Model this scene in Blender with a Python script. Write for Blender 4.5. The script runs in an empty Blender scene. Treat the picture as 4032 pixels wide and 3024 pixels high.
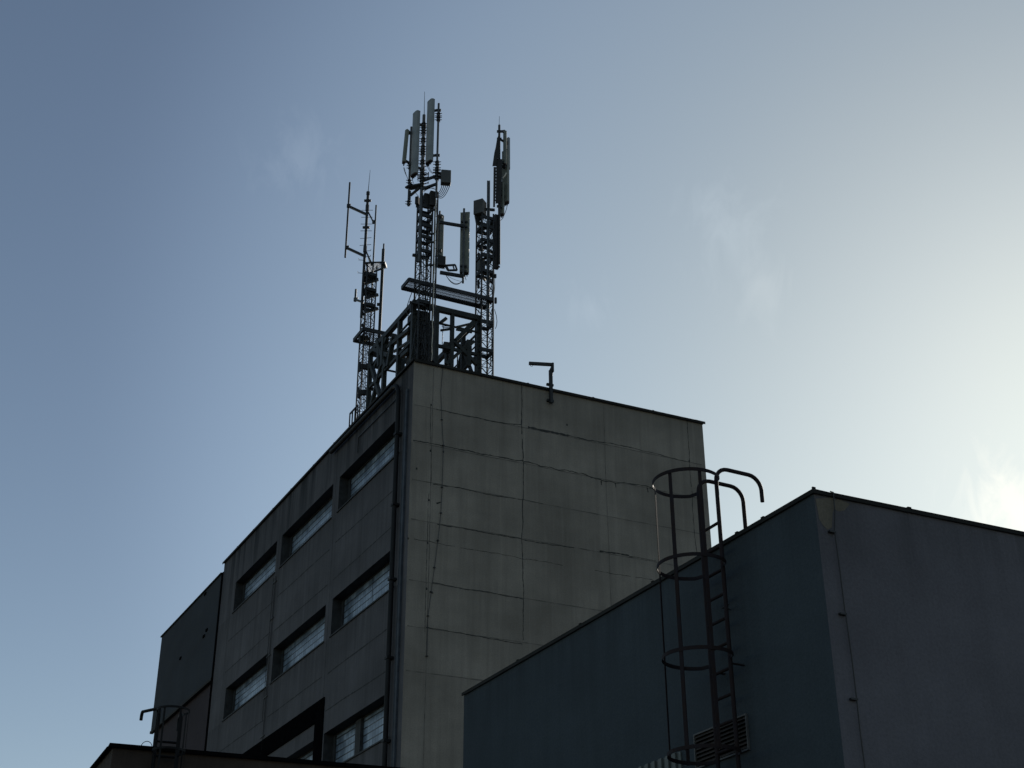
import bpy, math, random
from mathutils import Vector, Matrix
random.seed(7)
sc = bpy.context.scene
col = sc.collection
R = math.radians

# ---------------------------------------------------------------- camera
F_PX, CX, CY = 5592.0, 2016.0, 1512.0            # focal length and centre in photo pixels (4032 x 3024)
PITCH, ROLL = R(28.28945568), R(-0.23032396)
AZ_L, AZ_R = R(-27.53595605), R(64.98867251)     # compass of the two wall directions
CAM = Vector((0, 0, 1.6))
c_, s_ = math.cos(PITCH), math.sin(PITCH)
_r, _u, FWD = Vector((1, 0, 0)), Vector((0, -s_, c_)), Vector((0, c_, s_))
RV = _r * math.cos(ROLL) + _u * math.sin(ROLL)
UV = -_r * math.sin(ROLL) + _u * math.cos(ROLL)
cd = bpy.data.cameras.new('camera')
cam = bpy.data.objects.new('camera', cd)
col.objects.link(cam)
cd.sensor_width = 36
cd.lens = F_PX / 4032 * 36
cd.clip_start, cd.clip_end = 0.1, 5000
M = Matrix((RV, UV, -FWD)).transposed().to_4x4()
M.translation = CAM
cam.matrix_world = M
sc.camera = cam

def ray(px, py):
    return FWD + RV * ((px - CX) / F_PX) - UV * ((py - CY) / F_PX)

# ---------------------------------------------------------------- light
SUN_DIR = ray(4330, 1480).normalized()            # just outside the right edge
SUN_AZ = math.atan2(SUN_DIR.x, SUN_DIR.y)
SUN_EL = math.asin(SUN_DIR.z)
sd = bpy.data.lights.new('sun', 'SUN')
sd.energy, sd.angle, sd.color = 3.0, R(0.5), (1.0, 0.93, 0.82)
sun = bpy.data.objects.new('sun', sd)
col.objects.link(sun)
sun.rotation_euler = (-SUN_DIR).to_track_quat('-Z', 'Y').to_euler()
sun.location = (20, 40, 60)

class NT:
    """small helper to wire shader nodes"""
    def __init__(s, tree):
        s.t = tree
        tree.nodes.clear()
    def n(s, typ, **kw):
        nd = s.t.nodes.new(typ)
        for k, v in kw.items():
            if k.startswith('i_'):
                key = k[2:]
                nd.inputs[int(key) if key.isdigit() else key.replace('_', ' ')].default_value = v
            else:
                setattr(nd, k, v)
        return nd
    def l(s, a, b):
        s.t.links.new(a, b)
    def math(s, op, a, b=None, clamp=False):
        nd = s.t.nodes.new('ShaderNodeMath'); nd.operation = op; nd.use_clamp = clamp
        for i, v in enumerate((a, b)):
            if v is None: continue
            if isinstance(v, (int, float)): nd.inputs[i].default_value = v
            else: s.l(v, nd.inputs[i])
        return nd.outputs[0]
    def vmath(s, op, a, b=None):
        nd = s.t.nodes.new('ShaderNodeVectorMath'); nd.operation = op
        for i, v in enumerate((a, b)):
            if v is None: continue
            if isinstance(v, (tuple, Vector)): nd.inputs[i].default_value = tuple(v)
            else: s.l(v, nd.inputs[i])
        return nd
    def mix(s, fac, a, b, mode='MIX'):
        nd = s.t.nodes.new('ShaderNodeMix'); nd.data_type = 'RGBA'; nd.blend_type = mode
        for sock, v in ((nd.inputs[0], fac), (nd.inputs[6], a), (nd.inputs[7], b)):
            if isinstance(v, (int, float)): sock.default_value = v
            elif isinstance(v, (tuple, list)): sock.default_value = (*v[:3], 1)
            else: s.l(v, sock)
        return nd.outputs[2]
    def ramp(s, fac, stops):
        nd = s.t.nodes.new('ShaderNodeValToRGB')
        cr = nd.color_ramp
        while len(cr.elements) < len(stops): cr.elements.new(0.5)
        for e, (p, c) in zip(cr.elements, stops):
            e.position = p
            e.color = (c, c, c, 1) if isinstance(c, (int, float)) else (*c, 1)
        s.l(fac, nd.inputs[0])
        return nd.outputs[0]

w = bpy.data.worlds.new('World')
sc.world = w
w.use_nodes = True
k = NT(w.node_tree)
sky = k.n('ShaderNodeTexSky', sky_type='NISHITA', sun_disc=False, sun_elevation=SUN_EL,
          sun_rotation=SUN_AZ, altitude=200, air_density=1.0, dust_density=0.3, ozone_density=1.0)
tc = k.n('ShaderNodeTexCoord')
d = k.vmath('NORMALIZE', tc.outputs['Generated']).outputs[0]
cosg = k.vmath('DOT_PRODUCT', d, SUN_DIR).outputs['Value']
ang = k.math('ARCCOSINE', k.math('MINIMUM', cosg, 0.99999))     # angle from the sun, radians
sep = k.n('ShaderNodeSeparateXYZ'); k.l(d, sep.inputs[0])
# thin veil of high haze around the sun (forward scattering), on top of the clear sky
def lobe(width, power=1.0):
    return k.math('EXPONENT', k.math('MULTIPLY', k.math('POWER', k.math('DIVIDE', ang, width), power), -1.0))
SKY_TINT = (1.11, 1.06, 0.91)                    # thin whitish haze takes some blue out of the clear sky
base = k.mix(1.0, sky.outputs[0], SKY_TINT, 'MULTIPLY')
# lens vignetting put into the sky colour: a little brighter at 20-30 degrees from the sun, darker again further out
vign_ = k.n('ShaderNodeValToRGB')
vign_.color_ramp.interpolation = 'B_SPLINE'
VIGNETTE = [(0, (.90, .97, .97)), (7, (.96, 1.03, 1.02)), (13, (1.045, 1.065, 1.0)), (20, (1.15, 1.135, 1.075)), (26, (1.20, 1.16, 1.13)), (30, (1.13, 1.095, 1.09)),
      (35, (.95, .92, .96)), (40, (.72, .71, .77)), (60, (.93, .91, .95)), (85, (1.0, 1.0, 1.0))]
while len(vign_.color_ramp.elements) < len(VIGNETTE): vign_.color_ramp.elements.new(.5)
for e, (a_, c__) in zip(vign_.color_ramp.elements, VIGNETTE):
    e.position = a_ / 90; e.color = (*[v / 1.3 for v in c__], 1)
k.l(k.math('DIVIDE', ang, math.pi / 2), vign_.inputs[0])
base = k.mix(1.0, base, vign_.outputs[0], 'MULTIPLY')
base = k.mix(1.0, base, (1.3, 1.3, 1.3), 'MULTIPLY')
def addlobe(b, wd, pw, colr):
    lo = k.n('ShaderNodeMix'); lo.data_type = 'RGBA'; lo.blend_type = 'ADD'
    lo.inputs[0].default_value = 1
    k.l(b, lo.inputs[6])
    sc_ = k.vmath('SCALE', tuple(colr)); k.l(lobe(wd, pw), sc_.inputs['Scale'])
    k.l(sc_.outputs[0], lo.inputs[7])
    return lo.outputs[2]
SKY_LOBES = [(0.07, 1.5, (0.0, 0.15, 0.1))]
for wd, pw, cl in SKY_LOBES:
    base = addlobe(base, wd, pw, cl)
# a few thin wisps of cloud
def cloud(b, cdir, radius, scale, thr, amount, colr, seed):
    dist = k.vmath('DISTANCE', d, cdir).outputs['Value']
    mask = k.math('SUBTRACT', 1.0, k.math('DIVIDE', dist, radius), clamp=True)
    mp = k.n('ShaderNodeMapping'); mp.inputs['Location'].default_value = (seed, seed * .7, 0); mp.inputs['Rotation'].default_value = (0, R(-35), 0); mp.inputs['Scale'].default_value = (1.7, 1, .75)
    k.l(d, mp.inputs[0])
    nz = k.n('ShaderNodeTexNoise', i_Scale=scale, i_Detail=8.0, i_Roughness=0.62, i_Distortion=0.6)
    k.l(mp.outputs[0], nz.inputs['Vector'])
    m2 = k.math('MULTIPLY', k.math('SUBTRACT', k.math('ADD', nz.outputs[0], k.math('MULTIPLY', mask, 0.35)), thr, clamp=True), 4.0, clamp=True)
    m2 = k.math('MULTIPLY', k.math('MULTIPLY', m2, k.math('POWER', mask, 0.6)), amount)
    sc_ = k.vmath('SCALE', colr); k.l(m2, sc_.inputs['Scale'])
    return k.mix(1.0, b, sc_.outputs[0], 'ADD')
base = cloud(base, ray(4030, 2010).normalized(), 0.066, 30, 0.60, 1.0, (2.0, 1.45, 0.9), 1.3)
base = cloud(base, ray(1170, 630).normalized(), 0.048, 30, 0.64, .45, (0.8, 0.85, 0.85), 4.1)
base = cloud(base, ray(2860, 880).normalized(), 0.060, 26, 0.64, .5, (0.9, 0.95, 0.95), 7.7)
base = cloud(base, ray(2990, 1120).normalized(), 0.050, 24, 0.64, .5, (1.0, 0.95, 0.85), 2.9)
base = cloud(base, ray(2330, 1210).normalized(), 0.035, 28, 0.66, .6, (0.7, 0.7, 0.7), 9.2)
bg = k.n('ShaderNodeBackground', i_Strength=0.10)
k.l(base, bg.inputs[0])
ow = k.n('ShaderNodeOutputWorld')
k.l(bg.outputs[0], ow.inputs[0])
vs = sc.view_settings
sc.display_settings.display_device = 'sRGB'
vs.view_transform, vs.look, vs.exposure, vs.gamma, vs.use_curve_mapping = 'Standard', 'None', 0.0, 1.0, False

# ---------------------------------------------------------------- frames and pixels -> points
class Frame:
    """a vertical wall plane: u runs along the wall, n outwards, z up"""
    def __init__(s, p0, az, side):
        s.p0 = Vector((p0[0], p0[1], 0))
        s.d = Vector((math.sin(az), math.cos(az), 0))
        b = az + side * math.pi / 2
        s.n = Vector((math.sin(b), math.cos(b), 0))
    def px(s, x, y, n=0):
        r = ray(x, y)
        t = (s.p0 + s.n * n - CAM).dot(s.n) / r.dot(s.n)
        p = CAM + r * t
        return (p - s.p0).dot(s.d), p.z
    def P(s, u, n, z):
        return s.p0 + s.d * u + s.n * n + Vector((0, 0, z))
    def at(s, x, y, n=0):
        u, z = s.px(x, y, n)
        return s.P(u, n, z)
def at_d(x, y, dist):                       # point of a pixel at a horizontal distance
    r = ray(x, y)
    return CAM + r * (dist / math.hypot(r.x, r.y))
def at_y(x, y, Y):                          # point of a pixel on the upright plane y = Y
    r = ray(x, y)
    return CAM + r * ((Y - CAM.y) / r.y)
def at_z(x, y, z):
    r = ray(x, y)
    return CAM + r * ((z - CAM.z) / r.z)
def crop(x0, y0, k_):
    return lambda x, y: (x0 + x * k_, y0 + y * k_)
kB = crop(1300, 850, .3617); s1 = crop(1550, 350, .1808); s2 = crop(1550, 640, .1808); s3 = crop(1550, 930, .1808)
s4 = crop(1550, 1150, .211); s5 = crop(1820, 450, .2711); s6 = crop(1820, 850, .2711); s7 = crop(1330, 650, .3012)
s8 = crop(1330, 1130, .3436); c4 = crop(500, 2150, .5425); c5 = crop(800, 1350, .5425); c6 = crop(1500, 1350, .6329)
c7 = crop(2500, 1800, .3617); c8 = crop(2500, 2400, .376); c9 = crop(3000, 1800, .7377); cL = crop(350, 2650, .4069)
cD = crop(2000, 1350, .1808); c3 = crop(850, 2550, .3617)

# ---------------------------------------------------------------- mesh builder
class MB:
    def __init__(s):
        s.v, s.f, s.uv, s.cuts = [], [], [], []
    def cut(s):                              # the next faces begin a new piece
        s.cuts.append(len(s.f))
        return s
    def each(s, name, m, parent, **kw):       # one object per piece
        cu = sorted(set([0] + s.cuts + [len(s.f)]))
        for a, b in zip(cu, cu[1:]):
            t = MB(); t.v = s.v; t.f = s.f[a:b]; t.uv = s.uv[a:b]
            t.build(name, m, parent, **kw)
    def face(s, pts, uvs=None):
        i = len(s.v)
        s.v += [Vector(p) for p in pts]
        s.f.append(list(range(i, i + len(pts))))
        s.uv.append(uvs or [(p[0] + p[1], p[2]) for p in pts])
        return s
    def hull8(s, a, b):                     # two quads joined (a box of any lean)
        s.face(a[::-1]); s.face(b)
        for i in range(4):
            j = (i + 1) % 4
            s.face([a[i], a[j], b[j], b[i]])
        return s
    def fbox(s, fr, u0, u1, n0, n1, z0, z1):
        a = [fr.P(u0, n0, z0), fr.P(u1, n0, z0), fr.P(u1, n1, z0), fr.P(u0, n1, z0)]
        b = [p + Vector((0, 0, z1 - z0)) for p in a]
        i0 = len(s.f)
        s.hull8(a, b)
        for q in range(i0, len(s.f)):
            s.uv[q] = [((s.v[i] - fr.p0).dot(fr.d) + (s.v[i] - fr.p0).dot(fr.n), s.v[i].z) for i in s.f[q]]
        return s
    def prism(s, plan, z0, z1, lean=Vector((0, 0, 0))):
        a = [Vector((p[0], p[1], z0)) for p in plan]
        b = [Vector((p[0], p[1], z1)) + lean for p in plan]
        s.face(a[::-1]); s.face(b)
        n = len(a)
        for i in range(n):
            j = (i + 1) % n
            s.face([a[i], a[j], b[j], b[i]])
        return s
    def bar(s, p, q, w, h=None, up=Vector((0, 0, 1))):
        p, q = Vector(p), Vector(q)
        h = h or w
        t = (q - p).normalized()
        if abs(t.dot(up)) > .98: up = Vector((0.46, -0.89, 0))
        x = t.cross(up).normalized(); y = x.cross(t)
        o = [x * (a * w / 2) + y * (b * h / 2) for a, b in ((-1, -1), (1, -1), (1, 1), (-1, 1))]
        return s.hull8([p + e for e in o], [q + e for e in o])
    def tube(s, pts, r, seg=8, cap=True):
        pts = [Vector(p) for p in pts]
        rings = []
        x = None
        for i, p in enumerate(pts):
            t = (pts[min(i + 1, len(pts) - 1)] - pts[max(i - 1, 0)]).normalized()
            if x is None:
                x = t.cross(Vector((0, 0, 1)) if abs(t.z) < .9 else Vector((0, 1, 0))).normalized()
            else:
                x = (x - t * x.dot(t)).normalized()
            y = t.cross(x)
            rr = r[i] if isinstance(r, (list, tuple)) else r
            rings.append([p + x * (math.cos(2 * math.pi * a / seg) * rr) + y * (math.sin(2 * math.pi * a / seg) * rr) for a in range(seg)])
        for a, b in zip(rings, rings[1:]):
            for i in range(seg):
                j = (i + 1) % seg
                s.face([a[i], a[j], b[j], b[i]])
        if cap:
            s.face(rings[0][::-1]); s.face(rings[-1])
        return s
    def build(s, name, m, parent=None, smooth=False, bevel=0):
        me = bpy.data.meshes.new(name)
        o = bpy.data.objects.new(name, me)
        col.objects.link(o)
        root = parent
        while root is not None and root.parent is not None: root = root.parent
        if root is not None:
            org = root.location.copy()
        else:
            org = Vector((sum(p.x for p in s.v) / len(s.v), sum(p.y for p in s.v) / len(s.v), min(p.z for p in s.v)))
            o.location = org
        # weld
        idx, vv, ff = {}, [], []
        for f in s.f:
            g = []
            for i in f:
                key = tuple(round(c, 5) for c in s.v[i])
                if key not in idx:
                    idx[key] = len(vv); vv.append(s.v[i] - org)
                g.append(idx[key])
            ff.append(g)
        keep = [i for i, g in enumerate(ff) if len(set(g)) >= 3 and len(set(g)) == len(g)]
        me.from_pydata([tuple(p) for p in vv], [], [ff[i] for i in keep])
        lay = me.uv_layers.new(name='wall')
        li = 0
        for i in keep:
            for t in s.uv[i]:
                lay.data[li].uv = t; li += 1
        if smooth:
            me.shade_smooth()
            try: me.set_sharp_from_angle(angle=R(40))
            except Exception: pass
        me.materials.append(m)
        if parent is not None: o.parent = parent
        if bevel:
            b = o.modifiers.new('bevel', 'BEVEL'); b.width = bevel; b.segments = 2; b.limit_method = 'ANGLE'
        return o

def tag(o, label, cat, group=None, kind=None):
    if label: o['label'] = label
    if cat: o['category'] = cat
    if group: o['group'] = group
    if kind: o['kind'] = kind
    return o
def thing(name, label, cat, loc, group=None):
    o = bpy.data.objects.new(name, None)
    col.objects.link(o)
    o.location = loc
    o.empty_display_size = .3
    return tag(o, label, cat, group)

# ---------------------------------------------------------------- materials
def mat(name, c, rough=.6, metal=0.0, var=.25, scale=3.0, bump=0.0, c2=None, spec=.5):
    m = bpy.data.materials.new(name); m.use_nodes = True
    k = NT(m.node_tree)
    out = k.n('ShaderNodeOutputMaterial'); b = k.n('ShaderNodeBsdfPrincipled')
    b.inputs['Roughness'].default_value = rough; b.inputs['Metallic'].default_value = metal
    b.inputs['Specular IOR Level'].default_value = spec
    tc = k.n('ShaderNodeTexCoord')
    nz = k.n('ShaderNodeTexNoise', i_Scale=scale, i_Detail=6.0, i_Roughness=.6)
    k.l(tc.outputs['Object'], nz.inputs['Vector'])
    c2 = c2 or tuple(x * (1 - var * 1.6) for x in c)
    hi = tuple(min(1, x * (1 + var * .5)) for x in c)
    f = k.ramp(nz.outputs[0], [(.3, 0.0), (.7, 1.0)])
    k.l(k.mix(f, c2, hi), b.inputs['Base Color'])
    if bump:
        bp = k.n('ShaderNodeBump', i_Strength=bump, i_Distance=.02); k.l(nz.outputs[0], bp.inputs['Height']); k.l(bp.outputs[0], b.inputs['Normal'])
    k.l(b.outputs[0], out.inputs[0])
    return m

def wallmat(name, c, blot=.25, streak=.3, grain=.35, top=None, stain=(.02, .021, .022), rough=.9, seed=0.0, drips=(), dripc=.45):
    """rendered concrete: broad blotches, rain streaks running down, fine grain (uv = metres along and up the wall)"""
    m = bpy.data.materials.new(name); m.use_nodes = True
    k = NT(m.node_tree)
    out = k.n('ShaderNodeOutputMaterial'); b = k.n('ShaderNodeBsdfPrincipled')
    b.inputs['Roughness'].default_value = rough; b.inputs['Specular IOR Level'].default_value = .25
    uv = k.n('ShaderNodeUVMap', uv_map='wall')
    off = k.n('ShaderNodeMapping'); off.inputs['Location'].default_value = (seed, seed * 1.3, 0); k.l(uv.outputs[0], off.inputs[0])
    v = off.outputs[0]
    def noise(sx, sy, det, ro=.6):
        mp = k.n('ShaderNodeMapping'); mp.inputs['Scale'].default_value = (sx, sy, 1); k.l(v, mp.inputs[0])
        nz = k.n('ShaderNodeTexNoise', i_Scale=1.0, i_Detail=det, i_Roughness=ro); k.l(mp.outputs[0], nz.inputs['Vector'])
        return nz.outputs[0]
    big = noise(.35, .45, 5.0); st = noise(3.0, .16, 5.0, .7); st2 = noise(9.0, .3, 3.0); gr = noise(28, 28, 4.0, .75); md = noise(2.2, 2.0, 6.0, .7)
    base = k.mix(k.ramp(big, [(.35, 0.0), (.68, 1.0)]), tuple(x * (1 - blot) for x in c), tuple(x * (1 + blot * .55) for x in c))
    base = k.mix(k.math('MULTIPLY', k.ramp(st, [(.46, 0.0), (.74, 1.0)]), streak), base, tuple(x * .45 for x in c))
    base = k.mix(k.math('MULTIPLY', k.ramp(st2, [(.5, 0.0), (.8, 1.0)]), streak * .45), base, tuple(min(1, x * 1.35) for x in c))
    base = k.mix(k.math('MULTIPLY', k.ramp(md, [(.4, 0.0), (.75, 1.0)]), .35), base, tuple(x * .75 for x in c))
    base = k.mix(grain, base, k.mix(1.0, base, k.ramp(gr, [(.25, .55), (.75, 1.45)]), 'MULTIPLY'))
    if top:                                   # dirt washed down from the roof edge
        z1, depth, amt = top
        sp = k.n('ShaderNodeSeparateXYZ'); k.l(uv.outputs[0], sp.inputs[0])
        h = k.math('DIVIDE', k.math('SUBTRACT', z1, sp.outputs[1]), depth, clamp=True)
        st3 = k.ramp(noise(1.3, .06, 6.0, .8), [(.45, 0.0), (.56, 1.0)])
        msk = k.math('MULTIPLY', k.math('SUBTRACT', 1.0, k.math('POWER', h, .8)), k.math('ADD', k.math('MULTIPLY', st3, .75), .33), clamp=True)
        base = k.mix(k.math('MULTIPLY', msk, amt), base, stain)
    if drips:                                 # water marks running down from joints and sills
        sp2 = k.n('ShaderNodeSeparateXYZ'); k.l(uv.outputs[0], sp2.inputs[0])
        run = k.ramp(noise(2.6, .05, 5.0, .75), [(.40, 0.0), (.66, 1.0)])
        acc = None
        for zd, ln, am in drips:
            dz = k.math('SUBTRACT', zd, sp2.outputs[1])
            on = k.math('GREATER_THAN', dz, 0.0)
            fall = k.math('MULTIPLY', on, k.math('EXPONENT', k.math('MULTIPLY', dz, -1.0 / ln)))
            fall = k.math('MULTIPLY', fall, am)
            acc = fall if acc is None else k.math('MAXIMUM', acc, fall)
        acc = k.math('MULTIPLY', acc, k.math('ADD', run, .15), clamp=True)
        base = k.mix(acc, base, tuple(x * dripc for x in c))
        lit = k.ramp(noise(1.9, .04, 4.0, .7), [(.58, 0.0), (.72, 1.0)])
        base = k.mix(k.math('MULTIPLY', lit, .35), base, tuple(min(1, x * 1.4) for x in c))
    k.l(base, b.inputs['Base Color'])
    bp = k.n('ShaderNodeBump', i_Strength=.35, i_Distance=.01); k.l(k.math('ADD', gr, md), bp.inputs['Height']); k.l(bp.outputs[0], b.inputs['Normal'])
    k.l(b.outputs[0], out.inputs[0])
    return m

def blockmat():
    """square glass blocks set in mortar"""
    m = bpy.data.materials.new('glass_block'); m.use_nodes = True
    k = NT(m.node_tree)
    out = k.n('ShaderNodeOutputMaterial'); b = k.n('ShaderNodeBsdfPrincipled')
    uv = k.n('ShaderNodeUVMap', uv_map='wall')
    br = k.n('ShaderNodeTexBrick', offset=0.0, squash=1.0)
    for key, val in (('Scale', 1.0), ('Mortar Size', .007), ('Mortar Smooth', .3), ('Bias', 0.0), ('Brick Width', .2), ('Row Height', .2)):
        br.inputs[key].default_value = val
    br.inputs['Color1'].default_value = (.17, .225, .30, 1); br.inputs['Color2'].default_value = (.30, .375, .475, 1); br.inputs['Mortar'].default_value = (.05, .06, .07, 1)
    k.l(uv.outputs[0], br.inputs['Vector'])
    sy = k.n('ShaderNodeSeparateXYZ'); k.l(uv.outputs[0], sy.inputs[0])
    fy = k.math('FRACT', k.math('DIVIDE', sy.outputs[1], .2))
    hl = k.math('LESS_THAN', k.math('ABSOLUTE', k.math('SUBTRACT', fy, .5)), .40)      # 1 inside a row, 0 in the thick bed joint
    nz = k.n('ShaderNodeTexNoise', i_Scale=1.3, i_Detail=5.0); k.l(uv.outputs[0], nz.inputs['Vector'])
    dirt = k.ramp(nz.outputs[0], [(.33, (.35, .38, .42)), (.62, (1., 1., 1.))])
    k.l(k.mix(hl, (.035, .042, .05), k.mix(1.0, br.outputs[0], dirt, 'MULTIPLY')), b.inputs['Base Color'])
    k.l(k.ramp(br.outputs['Fac'], [(0, .22), (1, .8)]), b.inputs['Roughness'])
    b.inputs['Specular IOR Level'].default_value = .6
    wv = k.n('ShaderNodeTexNoise', i_Scale=11.0, i_Detail=2.0); k.l(uv.outputs[0], wv.inputs['Vector'])
    bp = k.n('ShaderNodeBump', i_Strength=.5, i_Distance=.015)
    k.l(k.math('SUBTRACT', k.math('MULTIPLY', wv.outputs[0], .6), br.outputs['Fac']), bp.inputs['Height']); k.l(bp.outputs[0], b.inputs['Normal'])
    k.l(b.outputs[0], out.inputs[0])
    return m

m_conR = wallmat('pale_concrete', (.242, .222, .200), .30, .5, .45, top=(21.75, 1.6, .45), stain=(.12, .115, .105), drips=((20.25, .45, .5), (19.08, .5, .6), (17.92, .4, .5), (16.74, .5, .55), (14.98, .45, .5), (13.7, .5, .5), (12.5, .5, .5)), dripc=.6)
m_conL = wallmat('dark_concrete', (.110, .108, .120), .3, .65, .45, top=(21.75, 3.8, 1.0), stain=(.018, .020, .025), seed=13.0, drips=((19.09, 1.0, .7), (15.05, 1.1, .75), (10.95, 1.0, .7), (18.05, .3, .4), (13.98, .3, .4), (16.9, .3, .4)))  # partly dirtier panels, partly this side's dimmer light put into the colour
m_stucco = wallmat('blue_stucco_dim_side', (.052, .067, .082), .2, .28, .4, seed=31.0, top=(8.1, 1.3, .5), stain=(.025, .032, .04))  # blue-grey stucco with this wall's weaker light put into the colour
m_stucco2 = wallmat('stucco_bright_side', (.128, .124, .146), .22, .25, .4, seed=44.0, top=(8.1, 1.2, .45), stain=(.05, .05, .055))  # same building's brighter side: stronger light and purple flare put into the colour
m_brick = wallmat('brown_render', (.060, .045, .039), .6, .6, .6, seed=71.0)
m_clad = wallmat('annex_cladding', (.034, .041, .052), .2, .2, .4, seed=83.0)
m_annex = wallmat('annex_render', (.045, .035, .042), .25, .2, .4, seed=91.0)
m_patch = wallmat('repair_mortar', (.165, .146, .12), .3, .1, .5, seed=5.0)
m_coping = mat('coping_sheet', (.022, .022, .021), .7, .0, .3, 2.0, spec=.12)
m_joint = mat('open_joint', (.04, .04, .04), .95, 0, .3, 4.0)
m_joint3 = mat('mortar_joint', (.14, .13, .12), .95, 0, .3, 4.0)
m_joint2 = mat('filled_joint', (.036, .037, .04), .95, 0, .3, 4.0)
m_block = blockmat()
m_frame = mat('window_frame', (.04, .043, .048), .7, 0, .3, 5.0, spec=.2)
m_black = mat('black_steel', (.005, .005, .006), .95, .0, .3, 5.0, spec=.0)
m_steel = mat('galvanised_steel', (.085, .09, .095), .42, .5, .35, 7.0)
m_dsteel = mat('weathered_steel', (.030, .032, .036), .5, .3, .4, 6.0, spec=.35)
m_green = mat('painted_steel', (.026, .030, .029), .55, .1, .4, 4.0, spec=.3)
m_panel = mat('antenna_radome', (.235, .262, .285), .5, 0, .16, 2.5, spec=.3)
m_panel2 = mat('aged_radome', (.18, .195, .175), .55, 0, .2, 2.5, spec=.3)
m_rru = mat('radio_casing', (.075, .08, .085), .55, .0, .2, 3.0, spec=.3)
m_rrud = mat('dark_casing', (.028, .028, .031), .6, .0, .2, 3.0, spec=.25)
m_cap = mat('antenna_end_cap', (.05, .037, .033), .7, 0, .2, 5.0, spec=.2)
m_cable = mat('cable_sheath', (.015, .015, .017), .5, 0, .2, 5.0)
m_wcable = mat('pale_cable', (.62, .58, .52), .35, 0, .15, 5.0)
m_rust = mat('rusty_paint', (.018, .016, .021), .62, .0, .5, 9.0, c2=(.026, .017, .016), spec=.06)
m_hinge = mat('worn_paint', (.006, .006, .008), .6, .0, .4, 9.0, spec=.15)
m_pipe = mat('rain_pipe', (.012, .013, .016), .6, .0, .3, 3.0, spec=.2)
m_conduit = mat('blue_conduit', (.05, .062, .082), .6, .0, .3, 3.0, spec=.25)
m_louver = mat('brown_louvre', (.045, .035, .03), .6, .0, .4, 6.0, spec=.25)
m_lframe = mat('pale_frame', (.08, .08, .085), .6, 0, .2, 6.0)
m_ribbed = mat('ribbed_sheet', (.105, .12, .12), .5, .0, .25, 4.0)
m_ground = mat('asphalt', (.055, .055, .055), .9, 0, .35, .6, bump=.3)
m_roof = mat('roof_felt', (.07, .07, .07), .9, 0, .3, .8)

# ---------------------------------------------------------------- ground
g = MB()
g.face([(-900, -900, 0), (900, -900, 0), (900, 900, 0), (-900, 900, 0)])
tag(g.build('ground', m_ground), None, None, kind='structure')

# ---------------------------------------------------------------- wall helpers
def wall(mb, fr, u0, u1, z0, z1, holes=(), depth=.37):
    """a wall face with real openings and their reveals"""
    us = sorted({u0, u1, *[h[0] for h in holes], *[h[1] for h in holes]})
    zs = sorted({z0, z1, *[h[2] for h in holes], *[h[3] for h in holes]})
    def quad(a):
        mb.face([fr.P(*p) for p in a], [(p[0] + .7 * p[1], p[2]) for p in a])
    for ua, ub in zip(us, us[1:]):
        for za, zb in zip(zs, zs[1:]):
            uc, zc = (ua + ub) / 2, (za + zb) / 2
            if any(h[0] < uc < h[1] and h[2] < zc < h[3] for h in holes): continue
            quad([(ua, 0, za), (ub, 0, za), (ub, 0, zb), (ua, 0, zb)])
    for a, b, c, e in holes:
        quad([(a, 0, e), (b, 0, e), (b, -depth, e), (a, -depth, e)])
        quad([(a, 0, c), (a, -depth, c), (b, -depth, c), (b, 0, c)])
        quad([(a, 0, c), (a, 0, e), (a, -depth, e), (a, -depth, c)])
        quad([(b, 0, c), (b, -depth, c), (b, -depth, e), (b, 0, e)])
def line_on(mb, fr, pts, width, jit=.012, n=.003, gaps=0.0, step=.07, taper=True):
    mb.cut(); gaps *= .12
    """a ragged open joint or crack lying on a wall, as a thin strip (pts are (u, z))"""
    fine = []
    for (ua, za), (ub, zb) in zip(pts, pts[1:]):
        L = math.hypot(ub - ua, zb - za); m = max(1, int(L / step))
        for i in range(m):
            t = i / m
            fine.append((ua + (ub - ua) * t, za + (zb - za) * t))
    fine.append(pts[-1])
    prev = None
    run = 0
    off = 0
    for i, (a, b) in enumerate(zip(fine, fine[1:])):
        dx, dz = b[0] - a[0], b[1] - a[1]; L = math.hypot(dx, dz) or 1
        px_, pz_ = -dz / L, dx / L
        if prev is None:
            prev = (a[0] + px_ * off, a[1] + pz_ * off, width * .5)
        off = max(-2.2 * jit, min(2.2 * jit, off + random.uniform(-jit, jit)))
        wd = width * random.uniform(.35, 1.0) * .5
        cur = (b[0] + px_ * off, b[1] + pz_ * off, wd)
        if run > 0: run -= 1
        elif random.random() < gaps: run = random.randint(1, 3)
        if run == 0:
            q = [(prev[0] + px_ * prev[2], prev[1] + pz_ * prev[2]), (prev[0] - px_ * prev[2], prev[1] - pz_ * prev[2]),
                 (cur[0] - px_ * cur[2], cur[1] - pz_ * cur[2]), (cur[0] + px_ * cur[2], cur[1] + pz_ * cur[2])]
            mb.face([fr.P(x, n, z) for x, z in q])
        prev = cur

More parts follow.
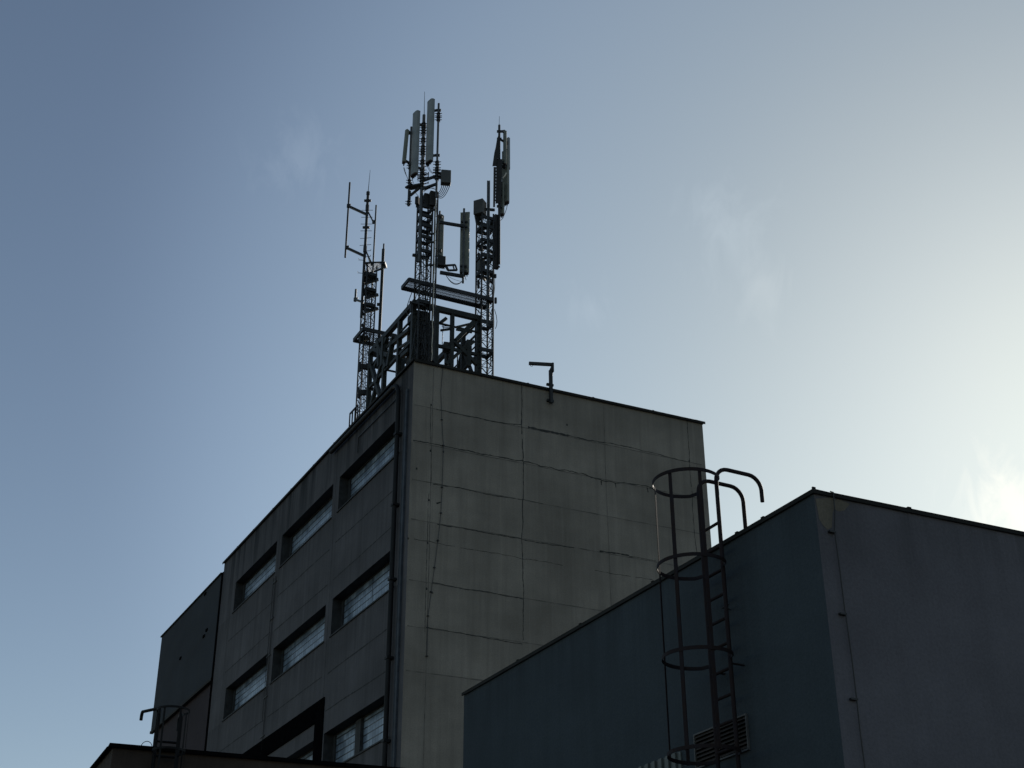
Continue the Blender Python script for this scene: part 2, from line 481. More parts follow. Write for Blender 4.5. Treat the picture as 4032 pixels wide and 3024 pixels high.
# ---------------------------------------------------------------- the tall concrete building
C0 = at_d(1630, 1420, 36)
FL, FR = Frame(C0, AZ_L, -1), Frame(C0, AZ_R, 1)
ZR = 21.70
UL, VR = 18.12, 9.74
bA = thing('concrete_building', 'tall grey concrete building with glass block windows and a cracked end wall', 'building', (C0.x, C0.y, 0))
HOLES = [(a, b, z, z + 1.17) for z in (19.13, 15.09) for a, b in ((.88, 5.66), (6.22, 11.1), (11.62, 16.3))] + [(.9, 5.72, 11.0, 12.18), (6.5, 11.1, 11.0, 12.18), (11.62, 16.3, 11.0, 12.18),
         (.9, 5.72, 6.9, 8.08), (6.22, 11.1, 6.9, 8.08), (11.62, 16.3, 6.9, 8.08)]
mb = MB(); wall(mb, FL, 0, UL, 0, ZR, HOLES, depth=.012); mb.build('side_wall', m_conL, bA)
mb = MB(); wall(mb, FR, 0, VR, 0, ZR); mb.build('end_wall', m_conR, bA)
def corner(u, v): return C0 * 1 + FL.d * u + FR.d * v
def PA(u, v, z):
    p = corner(u, v); return Vector((p.x, p.y, z))
mb = MB()
FB = Frame(PA(0, VR, 0), AZ_L, 1); wall(mb, FB, 0, UL, 0, ZR)
FE = Frame(PA(UL, 0, 0), AZ_R, -1); wall(mb, FE, 0, VR, 0, ZR)
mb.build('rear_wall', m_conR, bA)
mb = MB(); mb.face([PA(.02, .02, ZR - .18), PA(UL - .02, .02, ZR - .18), PA(UL - .02, VR - .02, ZR - .18), PA(.02, VR - .02, ZR - .18)]); mb.build('roof', m_roof, bA)
mb = MB()
mb.fbox(FL, -.07, UL + .06, -.30, .07, ZR + .002, ZR + .035)
mb.fbox(FR, .302, VR + .07, -.30, .07, ZR + .002, ZR + .035)
mb.fbox(FL, -.072, UL + .06, .050, .072, ZR - .045, ZR + .001)
mb.fbox(FR, .0, VR + .07, .050, .072, ZR - .045, ZR + .001)
mb.fbox(FB, -.07, UL, -.30, .07, ZR + .002, ZR + .033)
for u in (2.1, 4.0, 6.2, 8.1, 10.3, 12.2, 14.4, 16.3): mb.fbox(FL, u, u + .06, -.29, .078, ZR + .0352, ZR + .045)
for u in (1.7, 3.6, 5.8, 7.9): mb.fbox(FR, u, u + .06, -.29, .078, ZR + .0352, ZR + .045)
mb.build('coping', m_coping, bA)
# windows of the side wall
rw = random.Random(3)
for i, (a, b, z0, z1) in enumerate(HOLES):
    dp = -.34
    fr_ = MB()
    t = .05
    fr_.fbox(FL, a + .004, b - .004, dp - .03, dp + .02, z0 + .004, z0 + t)
    fr_.fbox(FL, a + .004, b - .004, dp - .03, dp + .02, z1 - t, z1 - .004)
    fr_.fbox(FL, b - .16, b - .004, dp - .03, dp + .05, z0 + t + .002, z1 - t - .002)
    fr_.fbox(FL, a + .004, a + .05, dp - .03, dp + .02, z0 + t + .002, z1 - t - .002)
    if i == 6:
        fr_.fbox(FL, 3.47, 3.86, dp - .03, dp + .10, z0 + t + .002, z1 - t - .002)
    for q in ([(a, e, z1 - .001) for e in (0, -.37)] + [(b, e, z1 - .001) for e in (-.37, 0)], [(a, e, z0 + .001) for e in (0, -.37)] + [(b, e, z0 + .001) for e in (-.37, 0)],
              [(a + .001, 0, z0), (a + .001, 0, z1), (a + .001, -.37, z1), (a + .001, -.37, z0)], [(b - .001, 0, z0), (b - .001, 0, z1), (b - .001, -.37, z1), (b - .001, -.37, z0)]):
        fr_.face([FL.P(x, y - .004, z) for x, y, z in q])  # recess faces in the dark frame colour: their shade is put into it
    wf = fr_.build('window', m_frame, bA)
    pn = MB()
    splits = {6: [(a, 3.47), (3.86, b)], 3: [(a, 3.27), (3.31, b)]}.get(i, [(a, b)])
    for ua, ub in splits:
        pn.face([FL.P(ua, dp, z0), FL.P(ub, dp, z0), FL.P(ub, dp, z1), FL.P(ua, dp, z1)], [(ua, z0 - .03), (ub, z0 - .03), (ub, z1 - .03), (ua, z1 - .03)])
    pn.build('glass_blocks', m_block, wf)
    if i in (0, 1, 2, 7):                       # blocks that have fallen out
        hb = MB()
        for _ in range(4 if i else 6):
            hb.cut()
            u_ = round(rw.uniform(a + .3, b - .5) / .2) * .2; z_ = z0 + .05 + rw.choice([0, 0, .18])
            hb.fbox(FL, u_ + .02, u_ + .18, dp - .02, dp + .004, z_, z_ + .16)
        hb.each('missing_block', m_black, wf)
    sl = MB(); sl.fbox(FL, a - .04, b + .04, -.1, .035, z0 - .045, z0 - .002); sl.build('sill', m_frame, wf)
# black steel portal around the third-row opening
mb = MB()
mb.fbox(FL, 5.8, 14.4, .003, .04, 12.66, 13.28)
mb.fbox(FL, 5.8, 6.47, .003, .04, 9.2, 12.658)
mb.fbox(FL, 13.7, 14.4, .003, .04, 9.2, 12.658)
mb.build('steel_surround', m_black, bA)
# joints
mb = MB()
for z in (18.05, 16.92, 13.98, 12.8):
    for a, b in ((.95, 5.7), (6.2, 11.15), (11.6, 16.6)):
        if z == 12.8 and a > 5: continue
        line_on(mb, FL, [(a, z + rw.uniform(-.05, .05)), (b, z + rw.uniform(-.05, .05))], .055, .004)
for u, za, zb in ((5.93, 8, 20.6), (11.36, 8, 20.8), (16.75, 8, 21.5), (.55, 6, 21.5)):
    line_on(mb, FL, [(u, za), (u + .03, zb)], .035, .004)
mb.each('panel_joint', m_joint2, bA)
mb = MB()
def L6(pts): return [FR.px(*c6(*p)) for p in pts]
for pts, wd, jt, gp in (
    ([(345, 412), (430, 432), (580, 462), (760, 497), (872, 512)], .035, .012, .05),
    ([(915, 525), (1040, 550), (1165, 578)], .085, .012, 0),
    ([(1165, 575), (1270, 595), (1385, 614)], .04, .02, .1),
    ([(1385, 618), (1600, 668), (1780, 712), (1918, 742)], .03, .015, .15),
    ([(200, 607), (320, 632), (385, 648), (560, 680), (740, 718), (890, 740)], .04, .016, .03),
    ([(890, 740), (1010, 772), (1120, 792), (1270, 822), (1390, 858), (1500, 876), (1640, 892), (1690, 915)], .035, .022, .08),
    ([(325, 880), (420, 893), (520, 912), (680, 942), (880, 972)], .032, .014, .12),
    ([(880, 972), (1010, 1000)], .02, .012, .3),
    ([(350, 1128), (480, 1142), (700, 1185), (885, 1220), (1050, 1250), (1200, 1268)], .035, .015, .1),
    ([(205, 1220), (340, 1242), (520, 1278), (730, 1310), (900, 1345)], .02, .012, .3),
    ([(1360, 1297), (1450, 1312), (1545, 1328)], .06, .014, 0),
    ([(1545, 1330), (1710, 1362)], .025, .012, .2),
    ([(1330, 1415), (1500, 1442), (1690, 1470)], .018, .012, .35),
    ([(900, 1345), (1130, 1382)], .018, .012, .4),
    ([(320, 1492), (480, 1522), (680, 1552), (885, 1590)], .03, .012, .12),
    ([(280, 1770), (450, 1802), (640, 1830), (880, 1870)], .03, .012, .15),
    ([(873, 250), (880, 400), (880, 500), (887, 740)], .04, .014, .06),
    ([(887, 740), (879, 980), (880, 1220), (888, 1400), (885, 1590), (883, 1850)], .03, .012, .15),
    ([(1905, 480), (1920, 740), (1935, 950), (1955, 1200), (1970, 1310)], .03, .012, .12),
    ([(310, 380), (312, 620), (315, 860), (296, 970), (290, 1240), (282, 1500), (275, 1800)], .018, .006, .2),
    ([(1370, 860), (1372, 885)], .05, .01, 0), ([(1456, 872), (1460, 900)], .05, .01, 0), ([(1655, 900), (1660, 930)], .05, .01, 0),
    ([(345, 1000), (372, 988)], .05, .01, 0), ([(302, 1548), (325, 1558)], .05, .01, 0)):
    line_on(mb, FR, L6(pts), wd, jt, gaps=gp)
for x, y in ((312, 386), (1157, 510), (308, 672), (298, 978), (290, 1245), (168, 1217), (388, 678), (1918, 735), (283, 1530), (222, 783), (352, 1235)):
    mb.cut(); u, z = FR.px(*c6(x, y)); mb.face([FR.P(u + .028 * math.cos(a), .004, z + .04 * math.sin(a)) for a in [q * .9 for q in range(7)]])
mb.each('wall_crack', m_joint, bA)
mb = MB()
for z in (20.25, 19.08, 17.92, 16.74, 14.98, 13.7, 12.5): line_on(mb, FR, [(.06, z + .02), (9.6, z - .02)], .04, .004, n=.0018, step=.15)
for u in (.62, 6.2): line_on(mb, FR, [(u, 8), (u, 21.6)], .03, .004, n=.0014, step=.15)
mb.each('mortar_joint', m_joint3, bA)
# lightning conductor and old wires on the end wall
mb = MB()
pts = [FR.px(*c6(*p)) for p in ((385, 135), (370, 300), (376, 480), (386, 640), (378, 900), (370, 1060), (352, 1230), (330, 1400), (310, 1550), (290, 1700), (283, 1950))]
mb.tube([FR.P(u, .03, z) for u, z in pts], .009, 5)
for u, z in pts[2:]:
    mb.fbox(FR, u - .03, u + .03, .002, .05, z - .012, z + .012)
mb.build('lightning_conductor', m_cable, bA)
# rain pipe and conduit on the side wall near the corner
mb = MB()
mb.tube([FL.P(6.3, .12, 21.42), FL.P(1.2, .12, 21.36), FL.P(.95, .12, 21.28), FL.P(.80, .12, 21.05), FL.P(.77, .12, 20.6), FL.P(.76, .12, 0.0)], .07, 10)
for z in (19.6, 17.4, 15.2, 13.0, 10.8):
    mb.fbox(FL, .67, .85, .002, .2, z, z + .07)
mb.build('rain_pipe', m_pipe, bA, smooth=True)
mb = MB()
mb.fbox(FL, .28, .40, .002, .06, 0, 20.9)
mb.cut(); mb.tube([FL.P(.48, .03, 0), FL.P(.48, .03, 20.2)], .02, 6)
mb.each('conduit', m_conduit, bA)
mb = MB()
mb.tube([FL.P(1.0, .03, 20.98), FL.P(4.1, .03, 21.02), FL.P(4.15, .03, 20.5)], .018, 5)
mb.cut(); mb.tube([FL.P(11.4, .03, 18.9), FL.P(11.42, .03, 9)], .012, 5); mb.cut(); mb.tube([FL.P(11.6, .03, 18.9), FL.P(11.62, .03, 14)], .01, 5)
for z in (18.7, 17.4, 16.1, 14.7, 13.4, 12.9): mb.cut(); mb.fbox(FL, 11.3, 11.7, .002, .035, z, z + .025)
mb.each('wall_wire', m_cable, bA)
# seam strip at the far end of the side wall
mb = MB(); mb.fbox(FL, UL + .02, UL + .22, -.25, .02, 0, ZR - .35); mb.build('end_seam', m_black, bA)

# ---------------------------------------------------------------- annex behind it
bX = thing('annex_building', 'dark annex with overhanging upper storey at the far left end of the concrete building', 'building', tuple(FL.P(22, 0, 0)))
mb = MB(); mb.fbox(FL, UL + .24, 27.08, -9, .0, 17.2, 21.33); mb.build('clad_storey', m_clad, bX)
mb = MB(); mb.fbox(FL, UL + .24, 26.95, -8.8, -.12, 0, 17.198); mb.build('lower_wall', m_annex, bX)
mb = MB(); mb.fbox(FL, UL + .24, 27.14, -.3, .05, 21.332, 21.39); mb.fbox(FL, 27.081, 27.14, -9, -.302, 21.332, 21.39); mb.fbox(FL, UL + .24, 27.12, -.1, .03, 17.1, 17.198)
mb.build('coping', m_coping, bX)

mb = MB()
for u in (20.3, 22.4, 24.6): line_on(mb, FL, [(u, 17.25), (u + .02, 21.25)], .03, .003)
line_on(mb, FL, [(18.5, 19.25), (26.9, 19.22)], .025, .003)
mb.each('cladding_seam', m_joint2, bX)
mb = MB()
for x, y in ((580, 610), (560, 655), (390, 815), (575, 300)):
    u, z = FL.px(*c4(x, y)); z = min(z, 21.2); mb.cut(); mb.fbox(FL, u - .12, u + .12, .001, .03, z - .05, z + .05)
mb.each('wall_fixing', m_black, bX)

# ---------------------------------------------------------------- the near stucco building on the right
CR = at_d(3203, 1934, 15)
RL, RR = Frame(CR, AZ_L, -1), Frame(CR, AZ_R, 1)
ZS = CR.z
bR = thing('stucco_building', 'plain blue-grey rendered building in the right foreground with a caged ladder on its wall', 'building', (CR.x, CR.y, 0))
RU, RVv = RL.px(1827, 2733)[0], 11.0
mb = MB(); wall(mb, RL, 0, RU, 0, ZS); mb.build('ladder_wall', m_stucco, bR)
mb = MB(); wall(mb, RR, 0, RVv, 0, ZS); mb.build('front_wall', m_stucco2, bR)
mb = MB()
FQ = Frame(RL.P(RU, 0, 0), AZ_R, -1); wall(mb, FQ, 0, RVv, 0, ZS)
FQ2 = Frame(RR.P(RVv, 0, 0), AZ_L, 1); wall(mb, FQ2, 0, RU, 0, ZS)
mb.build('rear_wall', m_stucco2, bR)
mb = MB(); mb.face([RL.P(.02, -.02, ZS - .03), RL.P(RU - .02, -.02, ZS - .03), RL.P(RU - .02, -.02, ZS - .03) + RR.d * (RVv - .05), RL.P(.02, -.02, ZS - .03) + RR.d * (RVv - .05)])
mb.build('roof', m_roof, bR)
mb = MB()
mb.fbox(RL, -.028, RU + .03, -.22, .028, ZS + .002, ZS + .018)
mb.fbox(RR, .222, RVv, -.22, .028, ZS + .002, ZS + .018)
mb.fbox(RL, -.029, RU + .03, .016, .029, ZS - .034, ZS + .001)
mb.fbox(RR, -.016, RVv, .016, .029, ZS - .034, ZS + .001)
mb.fbox(RL, -.030, -.010, -.012, .030, ZS + .0182, ZS + .040)
for u in (.9, 1.42, 3.3, 5.2, 7.1): mb.fbox(RL, u, u + .05, -.1, .031, ZS + .0182, ZS + .034)
for u in (1.3, 3.2, 5.0): mb.fbox(RR, u, u + .05, -.1, .031, ZS + .0182, ZS + .034)
mb.build('coping', m_coping, bR)
mb = MB()
pp = [RR.px(*c9(*p)) for p in ((285, 222), (305, 330), (325, 365), (350, 388), (372, 375), (377, 300), (400, 235), (372, 208))]
pp = [(max(.012, u), z) for u, z in pp]
mb.face([RR.P(u, .004, min(z, ZS - .036)) for u, z in pp])
pp = [RR.px(*c9(*p)) for p in ((380, 275), (400, 222), (470, 250), (440, 285), (410, 290))]
mb.face([RR.P(u, .003, z) for u, z in pp])
mb.build('plaster_patch', m_patch, bR)
mb = MB()
pts = [(355, 196), (372, 205), (380, 300), (378, 400), (400, 560), (432, 820), (437, 845), (470, 1080), (495, 1295), (515, 1480), (538, 1656), (548, 1750)]
mb.tube([RR.P(RR.px(*c9(*p))[0], .035, RR.px(*c9(*p))[1] if p[1] > 250 else ZS + .02) for p in pts], .007, 6)
for x, y in ((378, 405), (435, 843), (493, 1297)):
    u, z = RR.px(*c9(x, y)); mb.fbox(RR, u - .07, u + .015, .003, .045, z - .01, z + .01)
mb.build('lightning_conductor', m_cable, bR)
# vent grille
ug0, zg0 = RL.px(*c8(640, 1330)); ug1, zg1 = RL.px(*c8(1172, 1105)); _, zb1 = RL.px(*c8(1205, 1455))
ztop, zbot = (zg0 + zg1) / 2, zb1
mb = MB()
t = .018
mb.fbox(RL, ug1 - t, ug0 + t, .002, .03, ztop, ztop + t); mb.fbox(RL, ug1 - t, ug0 + t, .002, .03, zbot - t, zbot)
mb.fbox(RL, ug1 - t, ug1, .002, .03, zbot + .001, ztop - .001); mb.fbox(RL, ug0, ug0 + t, .002, .03, zbot + .001, ztop - .001)
vg = mb.build('vent_grille', m_lframe, bR)
mb = MB(); mb.face([RL.P(ug1, .003, zbot), RL.P(ug0, .003, zbot), RL.P(ug0, .003, ztop), RL.P(ug1, .003, ztop)]); mb.build('backing', m_black, vg)
mb = MB()
for i in range(8):
    z = zbot + (ztop - zbot) * (i + .5) / 8; h = (ztop - zbot) / 8
    a = [RL.P(ug1 + .004, .006, z + h * .30), RL.P(ug0 - .004, .006, z + h * .30), RL.P(ug0 - .004, .028, z - h * .30), RL.P(ug1 + .004, .028, z - h * .30)]
    mb.hull8(a, [p + Vector((0, 0, .006)) for p in a])
mb.build('slats', m_louver, vg)
# ribbed sheet below it
u0, z0 = RL.px(*c8(490, 1490)); u1, z1 = RL.px(*c8(80, 1650))
mb = MB(); nrib = 22; L = (u1 - u0) * 1.9
for i in range(nrib):
    a, b = u0 + L * i / nrib, u0 + L * (i + 1) / nrib
    zt = lambda u: z0 + (z1 - z0) * (u - u0) / (u1 - u0)
    n0 = .05 if i % 2 else .022
    mb.hull8([RL.P(a, .003, zt(a)), RL.P(b - .012, .003, zt(b)), RL.P(b - .012, .003, zt(b) - 1.3), RL.P(a, .003, zt(a) - 1.3)],
             [RL.P(a, n0, zt(a)), RL.P(b - .012, n0, zt(b)), RL.P(b - .012, n0, zt(b) - 1.3), RL.P(a, n0, zt(a) - 1.3)])
mb.build('ribbed_sheet', m_ribbed, bR)
mb = MB()
u, z = RL.px(*c8(990, 5)); mb.tube([RL.P(u - .02, .004, z), RL.P(u - .02, .12, z), RL.P(u - .16, .12, z + .0)], .008, 5)
mb.each('wall_bracket', m_cable, bR)

# ---------------------------------------------------------------- caged ladders
def ladder(name, label, fr, uc, width, n0, zbot, ztop, zroof, hoops, rc, nc, straps, rad, rails, m, rung=.3):
    t = thing(name, label, 'ladder', tuple(fr.P(uc, n0, zbot)), 'caged ladders')
    for i, s in enumerate((1, -1)):
        u = uc + s * width / 2
        run, drop, zt, rr, *fl = rails[i]
        fl = fl[0] if fl else 0.0
        rr_ = rr
        p = [fr.P(u, n0, zbot), fr.P(u, n0, zt - rr_)]
        for a in range(1, 7):
            q = a / 6 * math.pi / 2
            p.append(fr.P(u, n0 - rr_ + rr_ * math.cos(q), zt - rr_ + rr_ * math.sin(q)))
        p.append(fr.P(u + fl, n0 - run + rr_, zt))
        for a in range(1, 7):
            q = a / 6 * math.pi / 2
            p.append(fr.P(u + fl, n0 - run + rr_ - rr_ * math.sin(q), zt - rr_ + rr_ * math.cos(q)))
        p.append(fr.P(u + fl, n0 - run, zt - drop))
        MB().tube(p, rad, 10).build('stile', m, t, smooth=True)
    z = zbot + .15
    mbr = MB()
    while z < zroof + .25:
        MB().tube([fr.P(uc - width / 2, n0, z), fr.P(uc + width / 2, n0, z)], rad * .75, 8).build('rung', m, t, smooth=True)
        z += rung
    z = zbot + .5
    mbk = MB()
    while z < zroof - .1:
        for s in (1, -1): mbk.cut(); mbk.bar(fr.P(uc + s * width / 2, .003, z), fr.P(uc + s * width / 2, n0, z), .03, .012)
        z += 1.5
    mbk.each('wall_bracket', m, t)
    a0 = min(R(130), math.acos(max(-1, min(1, (n0 - nc) / rc))))
    for zh in hoops:
        h = MB()
        prev = None
        steps = 40
        pts = []
        for i in range(steps + 1):
            a = -a0 + 2 * a0 * i / steps
            pts.append((uc + rc * math.sin(a), nc + rc * math.cos(a)))
        pts = [(uc - width / 2, n0)] + pts + [(uc + width / 2, n0)]
        for (ua, na), (ub, nb) in zip(pts, pts[1:]):
            L = math.hypot(ub - ua, nb - na)
            if L < 1e-4: continue
            px_, pn = -(nb - na) / L * .004, (ub - ua) / L * .004
            A = [fr.P(ua - px_, na - pn, zh - .022), fr.P(ub - px_, nb - pn, zh - .022), fr.P(ub - px_, nb - pn, zh + .022), fr.P(ua - px_, na - pn, zh + .022)]
            B = [fr.P(ua + px_, na + pn, zh - .022), fr.P(ub + px_, nb + pn, zh - .022), fr.P(ub + px_, nb + pn, zh + .022), fr.P(ua + px_, na + pn, zh + .022)]
            h.hull8(A, B)
        h.build('hoop', m, t)
    for a in straps:
        a = R(a)
        p = (uc + (rc - .010) * math.sin(a), nc + (rc - .010) * math.cos(a))
        tx, tn = math.cos(a) * .022, -math.sin(a) * .022
        nx, nn = math.sin(a) * .003, math.cos(a) * .003
        zz0, zz1 = hoops[-1] - .03, hoops[0] + .02
        A = [fr.P(p[0] - tx - nx, p[1] - tn - nn, zz0), fr.P(p[0] + tx - nx, p[1] + tn - nn, zz0), fr.P(p[0] + tx + nx, p[1] + tn + nn, zz0), fr.P(p[0] - tx + nx, p[1] - tn + nn, zz0)]
        MB().hull8(A, [q + Vector((0, 0, zz1 - zz0)) for q in A]).build('cage_strap', m, t)
    return t
ladder('caged_ladder', 'large dark caged ladder on the blue-grey wall in the right foreground', RL, 1.735, .385, .19, 3.0,
       9.2, ZS, (8.78, 7.69, 6.57, 5.46), .415, .50, (-79, -27, 52, 97), .026, [(.68, .85, 8.98, .18), (.68, .33, 8.98, .18)], m_rust)

# ---------------------------------------------------------------- low building, lower left
CL_ = at_d(446, 2935, 30)
zL = CL_.z
q1 = at_z(1330, 3010, zL); q2 = at_z(372, 3024, zL)
AZ_LR = math.atan2(q1.x - CL_.x, q1.y - CL_.y); AZ_LL = math.atan2(q2.x - CL_.x, q2.y - CL_.y)
LR_, LL_ = Frame(CL_, AZ_LR, 1), Frame(CL_, AZ_LL, -1)
bL = thing('low_building', 'low dark brown rendered building cut off by the lower left edge of the photo', 'building', (CL_.x, CL_.y, 0))
LW, LD = 6.2, 7.0
mb = MB(); wall(mb, LR_, 0, LW, 0, zL); wall(mb, LL_, 0, LD, 0, zL)
e1 = LR_.P(LW, 0, 0); e2 = LL_.P(LD, 0, 0); e3 = e1 + LL_.d * LD
mb.face([e1, e3, e3 + Vector((0, 0, zL)), e1 + Vector((0, 0, zL))]); mb.face([e2, e3, e3 + Vector((0, 0, zL)), e2 + Vector((0, 0, zL))])
mb.build('wall', m_brick, bL)
Z_ = Vector((0, 0, zL - .02))
mb = MB(); mb.face([LR_.P(.02, -.05, 0) + Z_, e1 - LR_.d * .02 + Z_, e3 - LR_.d * .02 + Z_, e2 + LR_.d * .02 + Z_]); mb.build('roof', m_roof, bL)
mb = MB(); mb.fbox(LR_, -.08, LW + .05, -.25, .08, zL + .002, zL + .03); mb.fbox(LL_, .25, LD, -.25, .08, zL + .002, zL + .03)
mb.fbox(LR_, -.081, LW + .05, .05, .081, zL - .05, zL + .001); mb.fbox(LL_, -.05, LD, .05, .081, zL - .05, zL + .001)
mb.build('coping', m_black, bL)
ladder('caged_ladder', 'small black caged ladder rising above the low brown building at the lower left', LR_, 1.045, .46, .2, 4.0,
       zL + 1.0, zL, (zL + .67, zL - .16, zL - 1.0), .33, .56, (-112, -40, 20, 75, 115), .034, [(.34, .28, zL + .72, .1), (.62, .15, zL + .82, .11, -.28)], m_hinge)
mb = MB()
p0 = at_y(*cL(555, 725), LR_.P(1.1, -.4, 0).y)
mb.tube([p0 + Vector((.12 * math.cos(a) , 0, .14 * math.sin(a))) for a in [math.pi * i / 8 for i in range(9)]], .008, 5)
tag(mb.build('wire_loop', m_cable), 'thin wire loop standing on the roof edge of the low brown building', 'wire')

# ---------------------------------------------------------------- davit on the end wall
dv = thing('davit', 'small dark steel davit arm bolted to the top of the cracked end wall', 'davit', tuple(FR.at(*cD(940, 1320))))
pu, pz = FR.px(*cD(942, 1310), n=.12); _, pt = FR.px(*cD(942, 600), n=.12)
MB().fbox(FR, pu - .045, pu + .045, .075, .165, pz, pt).build('post', m_dsteel, dv)
mb = MB()
for z in (pz + .08, pz + .62): mb.cut(); mb.fbox(FR, pu - .1, pu + .12, .003, .074, z, z + .07)
mb.each('wall_bracket', m_dsteel, dv)
top = FR.P(pu, .12, pt)
ad = Vector((-.985, -.12, 0)).normalized()
hz = (at_y(*cD(995, 475), top.y)).z
hd = Vector((top.x + .06, top.y, hz))
mb = MB()
mb.bar(hd - ad * .0 + Vector((0, 0, .05)), hd + Vector((0, 0, -.26)), .05, .1)
a = [hd + ad * .03 + Vector((0, .02, -.03)), hd + ad * .03 + Vector((0, -.02, -.03)), top + Vector((-.045, -.03, -.02)), top + Vector((-.045, .03, -.02))]
b = [hd + Vector((0.03, .02, -.03)), hd + Vector((.03, -.02, -.03)), top + Vector((.06, -.03, -.2)), top + Vector((.06, .03, -.2))]
mb.hull8(a, b).build('head', m_dsteel, dv)
armL = .72
MB().bar(hd - ad * .02, hd + ad * armL, .085, .085).build('arm', m_dsteel, dv)
hk = hd + ad * (armL - .08) + Vector((0, 0, -.04))
MB().tube([hk + ad * (.045 * math.cos(q)) + Vector((0, 0, -.06 * math.sin(q))) for q in [math.pi * i / 8 for i in range(9)]], .007, 6).build('hook_ring', m_dsteel, dv)

# ---------------------------------------------------------------- masts on the roof
def lattice(t, u, v, s, z0, z1, step, leg_r, m, br=.010, heavy=None):
    """square lattice shaft: four legs, level rails and crossed diagonals on all four faces"""
    cs = [PA(u + a * s / 2, v + b * s / 2, 0) for a, b in ((-1, -1), (1, -1), (1, 1), (-1, 1))]
    for c in cs:
        MB().tube([c + Vector((0, 0, z0)), c + Vector((0, 0, z1))], leg_r, 8).build('leg', m, t, smooth=True)
    mb = MB()
    z = z0 + .1; i = 0
    while z + step < z1 + .01:
        for j in range(4):
            a, b = cs[j], cs[(j + 1) % 4]
            mb.tube([a + Vector((0, 0, z)), b + Vector((0, 0, z))], br, 5)
            mb.tube([a + Vector((0, 0, z + .03)), b + Vector((0, 0, z + step - .03))], br * .8, 5)
            mb.tube([b + Vector((0, 0, z + .03)), a + Vector((0, 0, z + step - .03))], br * .8, 5)
        z += step
    mb.build('bracing', m, t)
    if heavy:
        mb = MB()
        for z in heavy:
            mb.cut()
            for j in range(4):
                a, b = cs[j], cs[(j + 1) % 4]
                mb.bar(a + Vector((0, 0, z)), b + Vector((0, 0, z)), .06, .11)
        mb.each('collar', m, t)
class Elev:
    """elevation of a mast: photo pixels on the upright plane through its axis, dy metres behind it"""
    def __init__(s, u, v):
        s.Y = PA(u, v, 0).y
    def __call__(s, xy, dy=0): return at_y(xy[0], xy[1], s.Y + dy)
    def vert(s, a, b, dy=0):               # an upright: foot under its top
        p, q = s(a, dy), s(b, dy)
        x = (p.x + q.x) / 2
        return Vector((x, p.y, p.z)), Vector((x, q.y, q.z))
def pole(t, E, a, b, r, m, dy=0, name='pole', cap=True):
    p, q = E.vert(a, b, dy)
    o = MB().tube([p, q], r, 10).build(name, m, t, smooth=True)
    return p, q
def clampset(mb, p, r):
    """pipe clamp: two half shells with bolts sticking out"""
    mb.cut()
    for dz in (-.05, .05):
        mb.tube([p + Vector((0, 0, dz - .02)), p + Vector((0, 0, dz + .02))], r * 1.45, 8)
        mb.bar(p + Vector((-r * 2.6, -.02, dz)), p + Vector((r * 2.6, -.02, dz)), .018)
        mb.bar(p + Vector((r, -r * 2, dz)), p + Vector((r, r * 2.4, dz)), .018)
def radome(wd, th, n=5):
    """plan of an antenna housing: flat back, rounded front (front towards -y)"""
    pts = [(-wd / 2, th * .45), (wd / 2, th * .45)]
    for i in range(n + 1):
        a = i / n * math.pi
        pts.append((wd / 2 * math.copysign(abs(math.cos(a)) ** .55, math.cos(a)), -th * .55 * abs(math.sin(a)) ** .7))
    return pts
def antenna(label, E, top, bot, wd, th, face, m, dy=0, tilt=0.0, group='panel antennas on the masts', capm=None, brackets=(), conn=3):
    """panel antenna hanging on a pole: housing, end caps, connectors, brackets; 'face' is its compass in degrees"""
    p, q = E(bot, dy), E(top, dy)
    base = Vector((p.x, p.y, p.z))
    t = thing('panel_antenna', label, 'antenna', tuple(base), group)
    f = R(face)
    ex, ey = Vector((math.cos(f), -math.sin(f), 0)), Vector((math.sin(f), math.cos(f), 0))
    pl = [base + ex * a - ey * b for a, b in radome(wd, th)]
    pl = [(v.x, v.y) for v in pl]
    H = q.z - p.z
    lean = Vector((q.x - p.x, 0, 0)) if tilt else Vector((0, 0, 0))
    MB().prism(pl, p.z + .05, q.z - .02, lean).build('housing', m, t, smooth=True)
    inn = [((x - base.x) * .97 + base.x, (y - base.y) * .97 + base.y) for x, y in pl]
    MB().prism(inn, p.z, p.z + .05).build('bottom_cap', capm or m_cap, t)
    out = [((x - base.x) * 1.03 + base.x, (y - base.y) * 1.03 + base.y) for x, y in pl]
    MB().prism([(x + lean.x, y) for x, y in out], q.z - .02, q.z).build('top_cap', m, t)
    mb = MB()
    for i in range(conn):
        c = base + ex * ((i - (conn - 1) / 2) * wd * .28)
        mb.cut(); mb.tube([c + Vector((0, 0, -.09)), c], .014, 6)
    mb.each('connector', m_cable, t)
    mb = MB()
    for fz, tgt in brackets:
        a = base + Vector((0, 0, H * fz)) + lean * fz
        b = Vector((tgt[0], tgt[1], a.z)); mb.cut()
        mb.bar(a, b, .05, .04)
        mb.bar(a + Vector((0, 0, .09)), b + Vector((0, 0, .02)), .025, .03)
        mb.bar(b + Vector((-.08, 0, 0)), b + Vector((.08, 0, 0)), .05, .08)
    if brackets: mb.each('bracket', m_dsteel, t)
    return t, base, q
